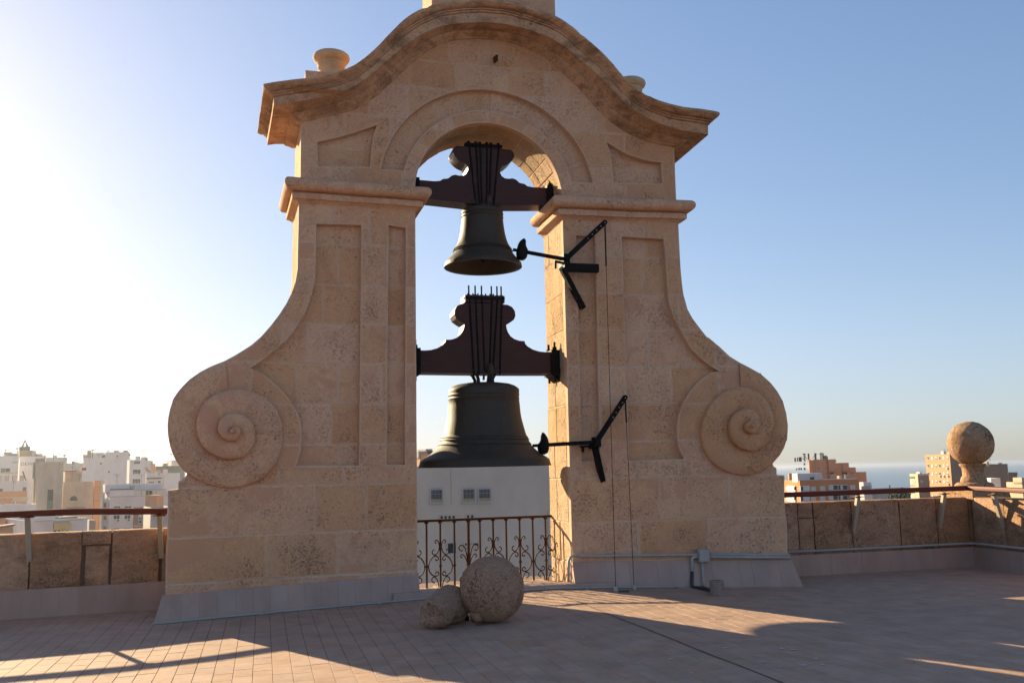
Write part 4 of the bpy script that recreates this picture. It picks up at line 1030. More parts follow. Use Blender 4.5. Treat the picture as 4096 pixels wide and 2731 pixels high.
# ------------------------------------------------------------------ striking hammers with pull wires
def hammer(label, fn, head, hpts, arm0, piv, lever, beam, strut0, strut1, wire, foot, mids):
    YP = -0.19; YH = 0.16
    H = Vector(fn(*head, YH)); Pv = Vector(fn(*piv, YP)); A0 = Vector(fn(*arm0, YH-0.03))
    r = root("bell_hammer", Pv, label, "bell hammer", "black iron bell hammers on the pier")
    # head: a comma shaped plate with thickness
    out = [Vector(fn(x, y, YH)) for x, y in hpts]; c = sum(out, Vector())/len(out); m = MB(); n = len(out)
    rows = []
    for (dy, k) in ((-0.075, 0.0), (-0.075, 0.55), (-0.055, 0.86), (-0.02, 1.0), (0.02, 1.0), (0.055, 0.86), (0.075, 0.55), (0.075, 0.0)):
        rows.append([c+(p-c)*k+Vector((0, dy, 0)) for p in out]+[c+(out[0]-c)*k+Vector((0, dy, 0))])
    m.sheet(rows); m.build("hammer_head", M['iron'], r, deg=60)
    m = MB(); m.bar(A0+Vector((-0.12, 0.04, 0.02)) if False else A0, Pv, 0.035, 0.05); m.bar(A0, A0+(A0-Pv).normalized()*0.22, 0.03, 0.04); m.build("striker_arm", M['iron'], r)
    Lv = Vector(fn(*lever, YP-0.02)); m = MB(); m.bar(Pv, Lv, 0.07, 0.022, (0, 1, 0)); 
    m.tube([Lv+Vector((0, -0.014, 0)), Lv+Vector((0, 0.014, 0))], 0.034, 12); m.build("lever_arm", M['iron'], r)
    m = MB()
    for t in (0.55, 0.66, 0.77, 0.88, 0.985):
        p = Pv+(Lv-Pv)*t; m.tube([p+Vector((0, -0.034, 0)), p+Vector((0, -0.030, 0))], 0.008, 8)
    o = m.build("lever_holes", M['post'], r); o["kind"] = "stuff"
    m = MB(); m.box(Pv, (0.09, 0.13, 0.13)); m.tube([Pv+Vector((0, -0.09, 0)), Pv+Vector((0, 0.1, 0))], 0.035, 10); m.build("pivot_block", M['iron'], r)
    if beam:
        b0, b1 = Vector(fn(*beam[0], YP)), Vector(fn(*beam[1], YP)); m = MB(); m.bar(b0, b1, 0.09, 0.11); m.build("support_beam", M['iron'], r)
    m = MB(); m.bar(Pv+Vector((0, 0, -0.04)), Vector((Pv.x+0.02, 0.06, Pv.z-0.04)), 0.08, 0.08); m.build("wall_bracket", M['iron'], r)
    s0, s1 = Vector(fn(*strut0, YP)), Vector(fn(*strut1, -0.01)); m = MB(); m.bar(s0, s1, 0.07, 0.075, (0, 1, 0)); m.build("strut", M['iron'], r)
    m = MB()
    for (a, b) in mids: m.bar(Vector(fn(*a, YP+0.06)), Vector(fn(*b, YP+0.06)), 0.025, 0.03)
    m.build("stop_arm", M['iron'], r)
    w0 = Vector(fn(*wire, YP-0.03)); F = Vector(on_floor(*foot)); F.z = floor_z(F.x)
    m = MB(); m.tube([w0, w0+(F-w0)*0.12], 0.011, 6); m.tube([w0+(F-w0)*0.12, F], 0.004, 6); m.build("pull_wire", M['iron'], r)
    m = MB(); m.tube([F, F+Vector((0, 0, 0.05)), F+Vector((0, 0, 0.075))], [0.032, 0.028, 0.012], 10); m.build("floor_anchor", M['conduit'], r, True)
def PH(zx, zy, Y): return on_y(2050+zx/3.92, 850+zy/3.92, Y)
hammer("upper black bell hammer with long lever beside the smaller bell", PH, (140, 600), [(165, 411), (190, 415), (203, 440), (200, 500), (212, 550), (238, 595), (232, 660), (220, 710), (190, 742), (150, 752), (100, 738), (72, 705), (60, 650), (70, 580), (90, 500), (120, 445)], (235, 625), (830, 735), (1447, 155), ((800, 860), (1340, 880)), (775, 870), (1105, 1500), (1450, 200), (2463, 2368), [((660, 765), (780, 790)), ((672, 770), (672, 880))])
hammer("lower black bell hammer with lever beside the larger bell", lambda zx, zy, Y: on_y(2100+zx/2, 1350+zy/2, Y), (145, 860), [(140, 757), (155, 765), (178, 800), (188, 840), (190, 890), (180, 920), (155, 935), (125, 930), (106, 905), (99, 855), (115, 842), (130, 815), (133, 775)], (188, 857), (570, 835), (800, 478), None, (560, 880), (618, 1145), (803, 505), (2537, 2362), [((440, 872), (540, 866)), ((462, 870), (462, 915))])

# ------------------------------------------------------------------ wrought iron railing behind the kerb
ra = root("balcony_railing", (0.0, 0.93, 0.03), "rusty wrought iron railing with scrolls closing the foot of the opening", "railing")
YR = 0.93
def PR(zx, zy): return Vector(on_y(1640+zx/4.055, 2040+zy/4.055, YR))
h0, h1 = PR(60, 172), PR(2330, 84)
m = MB(); m.bar(h0, h1, 0.05, 0.022); m.bar(h0+Vector((0, 0, -0.016)), h1+Vector((0, 0, -0.016)), 0.03, 0.014); m.build("top_rail", M['rust'], ra)
b0, b1 = PR(60, 1330), PR(2330, 1240)
m = MB(); m.bar(b0+Vector((0, 0, -0.02)), b1+Vector((0, 0, -0.02)), 0.04, 0.02); m.build("bottom_rail", M['rust'], ra)
kpx = (PR(1560, 700)-PR(1130, 700)).x/(1560-1130)
tops = [(265, 1), (487, 2), (715, 1), (942, 3), (1130, 1), (1343, 2), (1555, 1), (1773, 2), (1985, 1), (2192, 2), (40, 2)]
S1 = [(62, 505), (84, 492), (86, 466), (66, 453), (44, 465), (25, 497), (16, 545), (20, 592), (42, 645), (78, 682), (108, 680), (130, 650), (130, 622), (112, 602), (94, 606)]
S2 = [(70, 738), (76, 755), (60, 769), (38, 757), (30, 730), (46, 706), (80, 692), (130, 720), (172, 780), (190, 850), (178, 920), (140, 975), (92, 1003), (48, 998), (28, 972), (38, 942), (62, 934), (80, 952), (76, 972)]
S3 = [(92, 1106), (128, 1088), (143, 1052), (126, 1020), (96, 1012), (62, 1034), (40, 1090), (28, 1150), (34, 1212), (58, 1244), (80, 1230), (84, 1196)]
B1 = [(90, 632), (120, 640), (152, 612), (155, 575), (128, 552), (92, 552), (56, 590), (38, 660), (22, 760), (15, 840), (12, 920), (8, 1000)]
B2 = [(100, 742), (125, 738), (130, 708), (106, 690), (78, 702), (48, 745), (30, 800), (16, 850)]
B3 = [(14, 840), (22, 920), (40, 985), (70, 1000), (92, 985), (90, 960)]
B4 = [(90, 1045), (110, 1034), (140, 1050), (148, 1085), (128, 1125), (90, 1138), (50, 1135), (20, 1080), (14, 1000)]
def smooth_line(pts, n=3):
    P = [Vector((a, b, 0)) for a, b in pts]
    for _ in range(2):
        Q = [P[0]]
        for i in range(len(P)-1): Q += [P[i]*0.75+P[i+1]*0.25, P[i]*0.25+P[i+1]*0.75]
        Q.append(P[-1]); P = Q
    return P
smesh = {}
def scrollmesh(key, lists):
    if key not in smesh:
        m = MB()
        for L in lists:
            for sg in (-1, 1):
                m.tube([Vector((sg*p.x*kpx, 0, (1290-p.y)*kpx)) for p in smooth_line(L)], 0.0085, 6)
        me = bpy.data.meshes.new("scroll"); me.from_pydata([tuple(v) for v in m.v], [], m.f); me.update(); me.materials.append(M['rust']); me.polygons.foreach_set("use_smooth", [True]*len(me.polygons)); smesh[key] = me
    return smesh[key]
for zx, kind in tops:
    zr_ = 172-(zx-60)*(88/2270)
    T = PR(zx, zr_); xb = T.x+0.0; zb_ = T.z-0.96*1.0
    base = Vector((xb, YR, 0.03)); rr_ = 0.021 if kind == 3 else 0.0145
    m = MB(); m.tube([base, base+Vector((0, 0, 0.5)), Vector((xb, YR, T.z))], rr_, 8)
    m.tube([Vector((xb, YR, T.z-0.05)), Vector((xb, YR, T.z-0.035)), Vector((xb, YR, T.z-0.012))], [rr_, 0.03, 0.03], 8)
    zm = T.z-(850-150)*kpx
    m.tube([Vector((xb, YR, zm-0.012)), Vector((xb, YR, zm+0.012))], 0.024 if kind != 3 else 0.04, 8)
    m.build("baluster", M['rust'], ra, deg=40)
    if kind == 2:
        for key, L in (("a", [S1]), ("b", [S2]), ("c", [S3])):
            o = link_mesh("scroll", scrollmesh(key, L), None, ra); o.location = Vector((xb, YR, T.z-(1290-150)*kpx))-ra.location
    if kind == 3:
        for key, L in (("d", [B1]), ("e", [B2, B3]), ("f", [B4])):
            o = link_mesh("scroll", scrollmesh(key, L), None, ra); o.location = Vector((xb, YR, T.z-(1290-150)*kpx))-ra.location

# ------------------------------------------------------------------ conduits, box and pot
cz = root("conduit_run", bend(2.5, 0.06, 0.45), "grey plastic conduit with junction box along the pier above its marble skirting", "conduit")
def gtr(px, py, lev): s, z = gable_pt(px, py, lev); return bend(s, lev, z)
def pipe(pts, r, nm="pipe", mat='conduit'):
    m = MB(); P = [Vector(p) for p in pts]; Q = []
    for i, p in enumerate(P):
        if 0 < i < len(P)-1:
            a = (P[i-1]-p); b = (P[i+1]-p); k = min(0.06, a.length*0.4, b.length*0.4)
            A_, B_ = p+a.normalized()*k, p+b.normalized()*k
            Q += [A_, A_*0.25+p*0.5+B_*0.25, B_]
        else: Q.append(p)
    m.tube(Q, r, 10); return m.build(nm, M[mat], cz, True)
L6 = lambda x, y: (1600+x/2, 1947+y/2)
Lz = lambda x, y: (2200+x/2.24, 2050+y/2.24)
pipe([gtr(*L6(1347, 756), 0.16), gtr(*L6(1350, 580), 0.06), gtr(*L6(1375, 548), 0.05), gtr(*L6(1640, 551), 0.05), gtr(*L6(1780, 548), 0.05), gtr(*L6(2352, 541), 0.05), gtr(*Lz(1325, 372), 0.05)], 0.017)
pipe([gtr(*Lz(1420, 370), 0.05), gtr(*Lz(1800, 374), 0.05), gtr(*Lz(2150, 376), 0.05)], 0.017)
pipe([gtr(*Lz(1420, 394), 0.05), gtr(*Lz(1800, 397), 0.05), gtr(*Lz(2155, 398), 0.05)], 0.022)
pipe([gtr(*Lz(1325, 394), 0.05), gtr(*Lz(1272, 396), 0.05), gtr(*Lz(1273, 530), 0.08)], 0.022)
pipe([gtr(*Lz(1273, 530), 0.08), gtr(*Lz(1271, 668), 0.16), Vector(on_floor(*Lz(1380, 695)))+Vector((0, 0, 0.03)), Vector(on_floor(*Lz(1490, 728)))+Vector((0, 0, 0.03))], 0.024, "pipe", 'conduit_dark')
pipe([gtr(*Lz(1360, 428), 0.06), gtr(*Lz(1372, 580), 0.12), gtr(*Lz(1378, 655), 0.16)], 0.014)
jb = gtr(*Lz(1373, 382), 0.05); m = MB(); m.box(jb, (0.155, 0.07, 0.165)); m.box(jb+Vector((0, -0.038, 0)), (0.135, 0.012, 0.145)); m.build("junction_box", M['conduit'], cz)
# thin conduit along the floor joint in front of the kerb and the shaded pier
ck = root("floor_conduit", bend(-1.5, 0.17, 0.06), "thin grey conduit running on the floor along the foot of the gable", "conduit")
pts = [bend(s, 0.165, floor_z(bend(s, 0.165, 0).x)+0.014) for s in np.linspace(-4.2, 2.35, 40)]
m = MB(); m.tube(pts, 0.012, 8); m.build("pipe", M['conduit'], ck, True)
m = MB()
for s in (-3.0, -1.6, 0.55, 1.1): m.box(bend(s, 0.165, floor_z(s)+0.014), (0.03, 0.035, 0.034))
for i, s in enumerate((-3.0, -1.6, 0.55, 1.1)):
    mm = MB(); mm.box(bend(s, 0.165, floor_z(s)+0.016), (0.03, 0.035, 0.036)); mm.build("pipe_clip", M['conduit'], ck)
cw = root("wall_conduit", mpR(2.0, zskR+0.05, 0.03), "grey conduit along the far parapet above its skirting, bending at the corner", "conduit")
m = MB(); m.tube([mpR(0.0, zskR+0.055, 0.03), mpR(LR*0.5, zskR+0.052, 0.03), mpR(LR-0.12, zskR+0.055, 0.03), mpR(LR-0.06, zskR+0.055, 0.045), mpW(0.10, zskR+0.055, 0.035), mpW(LW, zskR+0.055, 0.03)], 0.019, 10); m.build("pipe", M['conduit'], cw, True)
pc = on_floor(*Lz(1530, 750)); m = MB()
pr = 0.088; m.lathe([(pr, 0.0), (pr, 0.17), (pr*0.97, 0.185), (pr*0.80, 0.187), (pr*0.78, 0.15), (0.0, 0.15)], (pc[0], pc[1]+pr, floor_z(pc[0])), 28)
setp(m.build("drain_pot", M['bucket'], None, deg=40), "small round grey cement pot on the tiles at the end of the conduit", "pot")
m = MB(); c = on_floor(2495, 2367); m.box((c[0], c[1], floor_z(c[0])+0.01), (0.12, 0.06, 0.02)); setp(m.build("drain_plate", M['conduit_dark']), "small dark metal plate on the floor between the two wire anchors", "plate")

# ------------------------------------------------------------------ the town
ZA = lambda x, y: (x/3.919, 1750+y/3.919)
ZBm = lambda x, y: (380+x/3.921, 1750+y/3.921)
ZC = lambda x, y: (3100+x/4.704, 1780+y/4.704)
ZD = lambda x, y: (3560+x/3.647, 1650+y/3.647)
ZE = lambda x, y: (1640+x/4.055, 2040+y/4.055)
ZF = lambda x, y: (1650+x/6.271, 1750+y/6.271)
ZI_ = lambda x, y: (x, y)
BASE = -27.0
def at_dist(px, py, dist):
    d = ray(px, py); t = dist/math.hypot(d[0], d[1]); return CAM+d*t
def hit_line(px, P, dirv):
    d = ray(px, 1880); # solve CAM + t d = P + u dir in plan
    A = np.array([[d[0], -dirv[0]], [d[1], -dirv[1]]]); r = np.array([P[0]-CAM[0], P[1]-CAM[1]])
    return np.linalg.solve(A, r)[1]
class Building:
    """a block with its near corner in view; left and right faces run along the street grid"""
    def __init__(s, name, label, Z, x0, x1, x2, ytop, dist, theta, mat, mat_left=None, group="town buildings", depth=12.0, base=BASE, cat="building", parent=None, coping=None, part="wall", rim=True):
        s.Z = Z; th = math.radians(theta); s.b = np.array([math.cos(th), math.sin(th)]); s.a = np.array([-math.sin(th), math.cos(th)])
        q1 = Z(x1, ytop); P1 = at_dist(q1[0], q1[1], dist); s.P1 = P1; s.zt = P1[2]; s.base = base
        s.W = hit_line(Z(x2, ytop)[0], P1, s.b); s.D = hit_line(Z(x0, ytop)[0], P1, s.a) if x0 != x1 else depth
        if s.D <= 0 or s.D > 60: s.D = depth
        if parent is None:
            s.r = root(name, (P1[0], P1[1], base), label, cat, group)
        else: s.r = parent
        m = MB(); c = s.plan; zt = s.zt
        R_ = 0.25; hb = 0.55
        top = zt-hb if rim else zt
        m.hexa([c(0, 0, base), c(s.W, 0, base), c(s.W, s.D, base), c(0, s.D, base)], [c(0, 0, top), c(s.W, 0, top), c(s.W, s.D, top), c(0, s.D, top)])
        s.wall = m.build(part, M[mat], s.r)
        if rim:
            for (u0, u1, v0, v1) in ((0, s.W, 0, R_), (0, s.W, s.D-R_, s.D), (0, R_, R_, s.D-R_), (s.W-R_, s.W, R_, s.D-R_)):
                m = MB(); m.hexa([c(u0, v0, top), c(u1, v0, top), c(u1, v1, top), c(u0, v1, top)], [c(u0, v0, zt), c(u1, v0, zt), c(u1, v1, zt), c(u0, v1, zt)]); m.build("roof_parapet", M[mat], s.r)
        if coping:
            m = MB(); e = 0.12; m.hexa([c(-e, -e, zt), c(s.W+e, -e, zt), c(s.W+e, s.D+e, zt), c(-e, s.D+e, zt)], [c(-e, -e, zt+0.16), c(s.W+e, -e, zt+0.16), c(s.W+e, s.D+e, zt+0.16), c(-e, s.D+e, zt+0.16)]); m.build("coping", M[coping], s.r)
    def plan(s, u, v, z): return Vector((s.P1[0]+s.b[0]*u+s.a[0]*v, s.P1[1]+s.b[1]*u+s.a[1]*v, z))
    def face(s, f, x, y):
        """reading -> (along, z) on face 'F' (right hand, along b) or 'L' (left hand, along a)"""
        q = s.Z(x, y); n = np.array([*s.a, 0.0]) if f == 'F' else np.array([*s.b, 0.0])
        P = on_plane(q[0], q[1], s.P1, n); k = s.b if f == 'F' else s.a
        return float((P[:2]-s.P1[:2]) @ k), float(P[2])
    def on(s, f, u, z, out): return s.plan(u, -out, z) if f == 'F' else s.plan(-out, u, z)
    def slab(s, m, f, u0, u1, z0, z1, o0, o1):
        if u0 > u1: u0, u1 = u1, u0
        if z0 > z1: z0, z1 = z1, z0
        P = [s.on(f, u0, z0, o0), s.on(f, u1, z0, o0), s.on(f, u1, z1, o0), s.on(f, u0, z1, o0)]
        Q = [s.on(f, u0, z0, o1), s.on(f, u1, z0, o1), s.on(f, u1, z1, o1), s.on(f, u0, z1, o1)]
        if f == 'L': P.reverse(); Q.reverse()
        m.hexa(P, Q)
    def rect(s, f, x0, y0, x1, y1):
        a = s.face(f, x0, (y0+y1)/2); b = s.face(f, x1, (y0+y1)/2); c = s.face(f, (x0+x1)/2, y0); d = s.face(f, (x0+x1)/2, y1)
        return min(a[0], b[0]), max(a[0], b[0]), d[1], c[1]
    def panel(s, f, x0, y0, x1, y1, mat, out=0.06, name="panel", inn=-0.02):
        m = MB(); u0, u1, z0, z1 = s.rect(f, x0, y0, x1, y1); s.slab(m, f, u0, u1, z0, z1, inn, out); return m.build(name, M[mat], s.r)
    def window(s, f, x0, y0, x1, y1, kind='glass', mull=1, frame='frame'):
        u0, u1, z0, z1 = s.rect(f, x0, y0, x1, y1); e = 0.07; m = MB()
        for (a, b, c, d) in ((u0-e, u1+e, z0-e, z0), (u0-e, u1+e, z1, z1+e), (u0-e, u0, z0, z1), (u1, u1+e, z0, z1)): s.slab(m, f, a, b, c, d, -0.03, 0.09)
        for k in range(1, mull): 
            um = u0+(u1-u0)*k/mull; s.slab(m, f, um-0.03, um+0.03, z0, z1, -0.03, 0.06)
        w = m.build("window", M[frame], s.r)
        zs = z0 if kind == 'shutter' else (z0+(z1-z0)*0.42 if kind == 'half' else z1)
        if kind in ('glass', 'half'):
            m = MB(); s.slab(m, f, u0, u1, z0, zs, -0.03, 0.012); m.build("pane", M['glass'], w)
        if kind in ('shutter', 'half'):
            m = MB(); s.slab(m, f, u0, u1, zs, z1, -0.03, 0.035); m.build("shutter", M['shutter'], w)
        m = MB(); s.slab(m, f, u0-0.12, u1+0.12, z0-0.14, z0-0.07, -0.03, 0.16); m.build("sill", M[frame], w)
        return w
    def upper(s, part, x0, x2, ytop, mat, v0=0.5, dep=4.0, rim=False):
        """a smaller storey standing on the roof"""
        a = s.face('F', x0, ytop); b = s.face('F', x2, ytop)
        k = 1.0; m = MB(); z1 = a[1]; c = s.plan; zb = s.zt-0.5
        m.hexa([c(a[0], v0, zb), c(b[0], v0, zb), c(b[0], v0+dep, zb), c(a[0], v0+dep, zb)], [c(a[0], v0, z1), c(b[0], v0, z1), c(b[0], v0+dep, z1), c(a[0], v0+dep, z1)])
        return m.build(part, M[mat], s.r)
    def ac(s, f, x, y):
        u, z = s.face(f, x, y); m = MB(); s.slab(m, f, u-0.4, u+0.4, z-0.3, z+0.3, 0.02, 0.35); a = m.build("air_conditioner", M['white_wall'], s.r)
        m = MB(); s.slab(m, f, u-0.28, u+0.12, z-0.2, z+0.2, 0.35, 0.37); m.build("fan_grille", M['dark_wall'], a)
    def mast(s, x, ytop, u_out=2.0, r=0.04, bars=0):
        u, z1 = s.face('F', x, ytop); m = MB(); p = s.plan(u, u_out, s.zt-0.6); t = s.plan(u, u_out, z1); m.tube([p, t], r, 5)
        for k in range(bars):
            q = t-Vector((0, 0, 0.15+0.22*k)); m.tube([q-Vector((s.b[0], s.b[1], 0))*0.5, q+Vector((s.b[0], s.b[1], 0))*0.5], r*0.7, 4)
        return m.build("antenna", M['dark_wall'], s.r)
    def vent(s, x, ytop, w=0.5):
        u, z1 = s.face('F', x, ytop); m = MB(); c = s.plan(u, 1.5, 0); m.tube([(c.x, c.y, s.zt-0.6), (c.x, c.y, z1)], w/2, 8); m.tube([(c.x, c.y, z1), (c.x, c.y, z1+0.12)], w*0.7, 8)
        return m.build("vent", M['grey_wall'], s.r)
def text_on(bd, f, txt, x0, y0, x1, y1, mat, name="lettering"):
    u0, u1, z0, z1 = bd.rect(f, x0, y0, x1, y1)
    cu = bpy.data.curves.new(name, 'FONT'); cu.body = txt; cu.size = 1.0; cu.extrude = 0.03; cu.resolution_u = 2
    to = bpy.data.objects.new(name, cu); COL.objects.link(to)
    bpy.context.view_layer.update()
    dg = bpy.context.evaluated_depsgraph_get(); me = bpy.data.meshes.new_from_object(to.evaluated_get(dg))
    COL.objects.unlink(to); bpy.data.objects.remove(to)
    xs_ = [v.co.x for v in me.vertices]; ys_ = [v.co.y for v in me.vertices]
    v = [bd.on(f, u0+(p.co.x-min(xs_))/(max(xs_)-min(xs_))*(u1-u0), z0+(p.co.y-min(ys_))/(max(ys_)-min(ys_))*(z1-z0), 0.03+p.co.z) for p in me.vertices]
    fs = [tuple(p.vertices) for p in me.polygons]
    return build(name, v, fs, M[mat], bd.r)

# ---- behind the opening
B = Building("rear_building", "plain taupe rear wall with three barred windows, seen through the opening behind the railing", ZI_, 1500, 1500, 2600, 1868, 62, 9, 'taupe_wall', base=-27, depth=14)
# give it the slope of the photographed roof line: the block simply faces us square on
for x0, y0, x1, y1 in ((1722, 1950, 1767, 2006), (1851, 1948, 1896, 2004), (1914, 1947, 1959, 2002)):
    u0, u1, z0, z1 = B.rect('F', x0, y0, x1, y1); m = MB()
    w = B.window('F', x0, y0+9, x1, y1, 'glass')
    g_ = MB(); n = 8
    for k in range(n+1):
        u = u0+(u1-u0)*k/n; B.slab(g_, 'F', u-0.007, u+0.007, z0-0.05, z1, 0.14, 0.17)
    for t in (0.0, 0.55, 0.98): B.slab(g_, 'F', u0, u1, z0+(z1-z0)*t, z0+(z1-z0)*t+0.015, 0.135, 0.175)
    g_.build("window_bars", M['frame'], w)
    pn = MB(); B.slab(pn, 'F', u0+0.02, u1-0.02, z0, z0+(z1-z0)*0.2, 0.02, 0.05); pn.build("sill_panel", M['ochre_wall'], w)
for x, y in ((487, 92), (552, 92), (617, 90), (682, 87), (915, 78), (983, 76)):
    q0, q1 = ZE(x, y), ZE(x+40, y+44); B.Z = ZI_; 
    w = B.window('F', q0[0], q0[1], q1[0], q1[1], 'glass', frame='taupe_wall')
q0, q1 = ZE(607, 532), ZE(740, 695); B.window('F', q0[0], q0[1], q1[0], q1[1], 'glass')
for x in (882, 1015): q0, q1 = ZE(x, 532), ZE(x+90, 566); B.window('F', q0[0], q0[1], q1[0], q1[1], 'glass', frame='taupe_wall')
q0, q1 = ZF(960, 790), ZF(968, 1700); B.panel('F', q0[0], q0[1], q1[0], q1[1], 'grey_wall', 0.02, "drain_pipe")
q0, q1 = ZE(2236, 0), ZE(2244, 900); B.panel('F', q0[0], q0[1], q1[0], q1[1], 'grey_wall', 0.03, "drain_pipe")
P = Building("peach_building", "peach block with grey roof plant whose top shows left of the larger bell", ZF, 80, 222, 1200, 410, 120, 12, 'peach_wall', depth=12)
P.upper("roof_plant", 205, 412, 335, 'grey_wall', 0.5, 5); P.upper("roof_plant", 440, 700, 330, 'dark_wall', 1.0, 5); P.upper("roof_plant", 548, 720, 265, 'grey_wall', 3.0, 3); P.mast(122, 195, 2.0, 0.12)

# ---- pale town on the side of the sun
D_ = 215
T = 17
b = Building("apartment_block", "pinkish white apartment block with attic awnings, nearest beside the gable's scroll", ZBm, 135, 235, 1140, 815, D_, T, 'pink_wall', depth=14)
b.upper("terrace_wall", 185, 1080, 728, 'white_wall', 2.0, 3)
b.panel('F', 240, 820, 612, 908, 'white_wall', 0.25, "attic_screen"); b.panel('F', 240, 802, 600, 816, 'dark_wall', 0.5, "attic_awning")
b.panel('F', 618, 822, 1070, 908, 'shutter', 0.2, "glazed_gallery"); b.panel('F', 612, 806, 1075, 822, 'grey_wall', 0.5, "gallery_awning")
for x in (720, 795, 845, 900, 950): b.panel('F', x, 830, x+(45 if x in (795, 845) else 8), 905, 'glass' if x in (795, 845) else 'brick_wall', 0.24, "gallery_pane")
b.panel('F', 228, 912, 1135, 920, 'grey_wall', 0.12, "floor_band")
for y0, y1, xs_ in ((1042, 1098, ((300, 398, 'half'), (470, 568, 'half'), (655, 748, 'shutter'), (865, 962, 'half'))), (1215, 1270, ((293, 385, 'glass'), (463, 553, 'glass'))), (1388, 1442, ((290, 378, 'half'), (458, 550, 'half')))):
    for x0, x1, k in xs_: b.window('F', x0, y0, x1, y1, k, 2)
for x, y in ((365, 1295), (530, 1290), (945, 935)): b.ac('F', x, y)
for y0, y1 in ((1010, 1100), (1215, 1290), (1390, 1440)): b.panel('L', 140, y0, 215, y1, 'cream_wall', 0.3, "bay_window"); b.panel('L', 165, y0+8, 195, y1-10, 'glass', 0.34, "bay_pane")
br = Building("brick_house", "brick red house with white framed windows wedged before the pinkish apartment block", ZBm, 625, 800, 1090, 1092, 190, 30, 'brick_wall', depth=10)
for x0, y0, x1, y1 in ((690, 1290, 738, 1340), (690, 1210, 738, 1280), (755, 1255, 772, 1320), (810, 1265, 850, 1350)): br.window('L' if x1 < 800 else 'F', x0, y0, x1, y1, 'half' if y0 < 1250 else 'glass')
br.panel('L', 622, 1380, 795, 1392, 'cream_wall', 0.2, "floor_band"); br.upper("stair_house", 978, 1085, 902, 'salmon_wall', 0.2, 5)
gw = Building("grey_wall_house", "blank grey gable wall right beside the base of the stone gable", ZBm, 875, 875, 1240, 1100, 175, 12, 'grey_wall')
w_ = Building("white_house", "white house with dark awnings and a tall blank party wall touching the scroll", ZBm, 800, 805, 1340, 558, 262, T, 'white_wall', depth=12)
w_.panel('F', 808, 630, 1035, 645, 'dark_wall', 0.8, "awning"); w_.window('F', 845, 690, 925, 720, 'glass', 3); w_.window('F', 950, 678, 980, 718, 'shutter'); w_.window('F', 988, 678, 1028, 718, 'glass'); w_.panel('F', 1066, 560, 1074, 890, 'cream_wall', 0.15, "party_wall_edge")
st_ = Building("stair_tower", "white stair tower with dark louvred openings and a lit edge", ZBm, 500, 545, 780, 347, 285, T, 'white_wall', depth=10)
for x0, y0, x1, y1 in ((617, 371, 703, 407), (597, 502, 712, 565), (592, 648, 708, 722)): st_.window('F', x0, y0, x1, y1, 'glass', 5)
s2 = Building("stair_block", "lower white block with an outdoor diagonal stair beside the stair tower", ZBm, 780, 782, 870, 360, 290, T, 'white_wall', depth=8)
m = MB(); a0, a1 = s2.face('F', 782, 470), s2.face('F', 865, 545); m.bar(s2.on('F', a0[0], a0[1], 0.5), s2.on('F', a1[0], a1[1], 0.5), 0.9, 0.25); m.build("stair_flight", M['grey_wall'], s2.r)
lw = Building("large_white_block", "largest stepped white block with small vents, tallest on the pale skyline", ZA, 1300, 1310, 2035, 320, 330, T, 'white_wall', depth=16)
lw.upper("upper_storey", 1388, 1700, 232, 'white_wall', 3.0, 10); lw.upper("upper_storey", 1655, 2035, 225, 'white_wall', 0.12, 12)
for x0, y0 in ((1570, 395), (1695, 525), (2020, 262)): lw.window('F', x0, y0, x0+22, y0+18, 'glass', frame='grey_wall')
lw.window('F', 1600, 275, 1640, 312, 'glass', 2); lw.ac('F', 1840, 292)
for x, y in ((1410, 205), (1345, 275)): lw.vent(x, y, 1.2)
lw.vent(1982, 205, 1.4); lw.vent(1835, 205, 1.4); lw.mast(1470, 180, 2.0, 0.1, 2); lw.mast(1720, 190, 3, 0.07, 2); lw.mast(1880, 195, 3, 0.07, 2)
tb = Building("tan_block", "narrow tan block standing between the stair tower and the green glass shop", ZBm, 868, 870, 944, 408, 345, T, 'peach_wall', depth=10)
gs = Building("department_store", "long dark green glass store with pale lettering behind the scroll", ZBm, 945, 948, 1398, 446, 365, T, 'brown_wall', depth=18)
gs.panel('F', 950, 448, 1335, 478, 'green_wall', 0.6, "glazed_storey"); gs.panel('F', 1150, 482, 1395, 650, 'green_wall', 0.3, "glass_front")
for k in range(14): gs.panel('F', 1160+k*17, 520, 1164+k*17, 645, 'grey_wall', 0.4, "mullion")
text_on(gs, 'F', "CONCORDI", 1150, 484, 1395, 507, 'white_wall'); gs.vent(1115, 405, 1.8)
sw = Building("small_white_block", "small pale pinkish block rising over the dark green store", ZBm, 1200, 1203, 1420, 352, 420, T, 'pink_wall', depth=10); sw.mast(1212, 240, 2, 0.08, 3)
# further along the pale skyline
cb_ = Building("concrete_tower", "raw concrete tower with one tall dark window slit", ZA, 525, 600, 995, 378, 225, 24, 'concrete_wall', depth=12)
cb_.panel('F', 745, 812, 832, 980, 'glass', 0.05, "window_slit"); cb_.panel('F', 735, 980, 828, 1122, 'green_wall', 0.05, "green_panel"); cb_.panel('L', 532, 600, 548, 1125, 'brown_wall', 0.2, "drain_pipe"); cb_.panel('F', 905, 390, 918, 1120, 'grey_wall', 0.12, "pipe")
cb_.panel('L', 530, 385, 545, 640, 'dark_wall', 0.25, "down_pipe"); cb_.vent(645, 352, 1.3)
cb2 = Building("concrete_house", "concrete house with a round opening drawn as a dark sheet and rust red roof edge", ZA, 990, 992, 1485, 692, 232, 20, 'concrete_wall', depth=14)
cb2.upper("set_back_storey", 1048, 1295, 520, 'concrete_wall', 2.0, 6); m = MB(); u0, u1, z0, z1 = cb2.rect('F', 1000, 515, 1205, 528); cb2.slab(m, 'F', u0, u1, z0, z1, -2.2, -0.6); m.build("roof_edge", M['red_roof'], cb2.r)
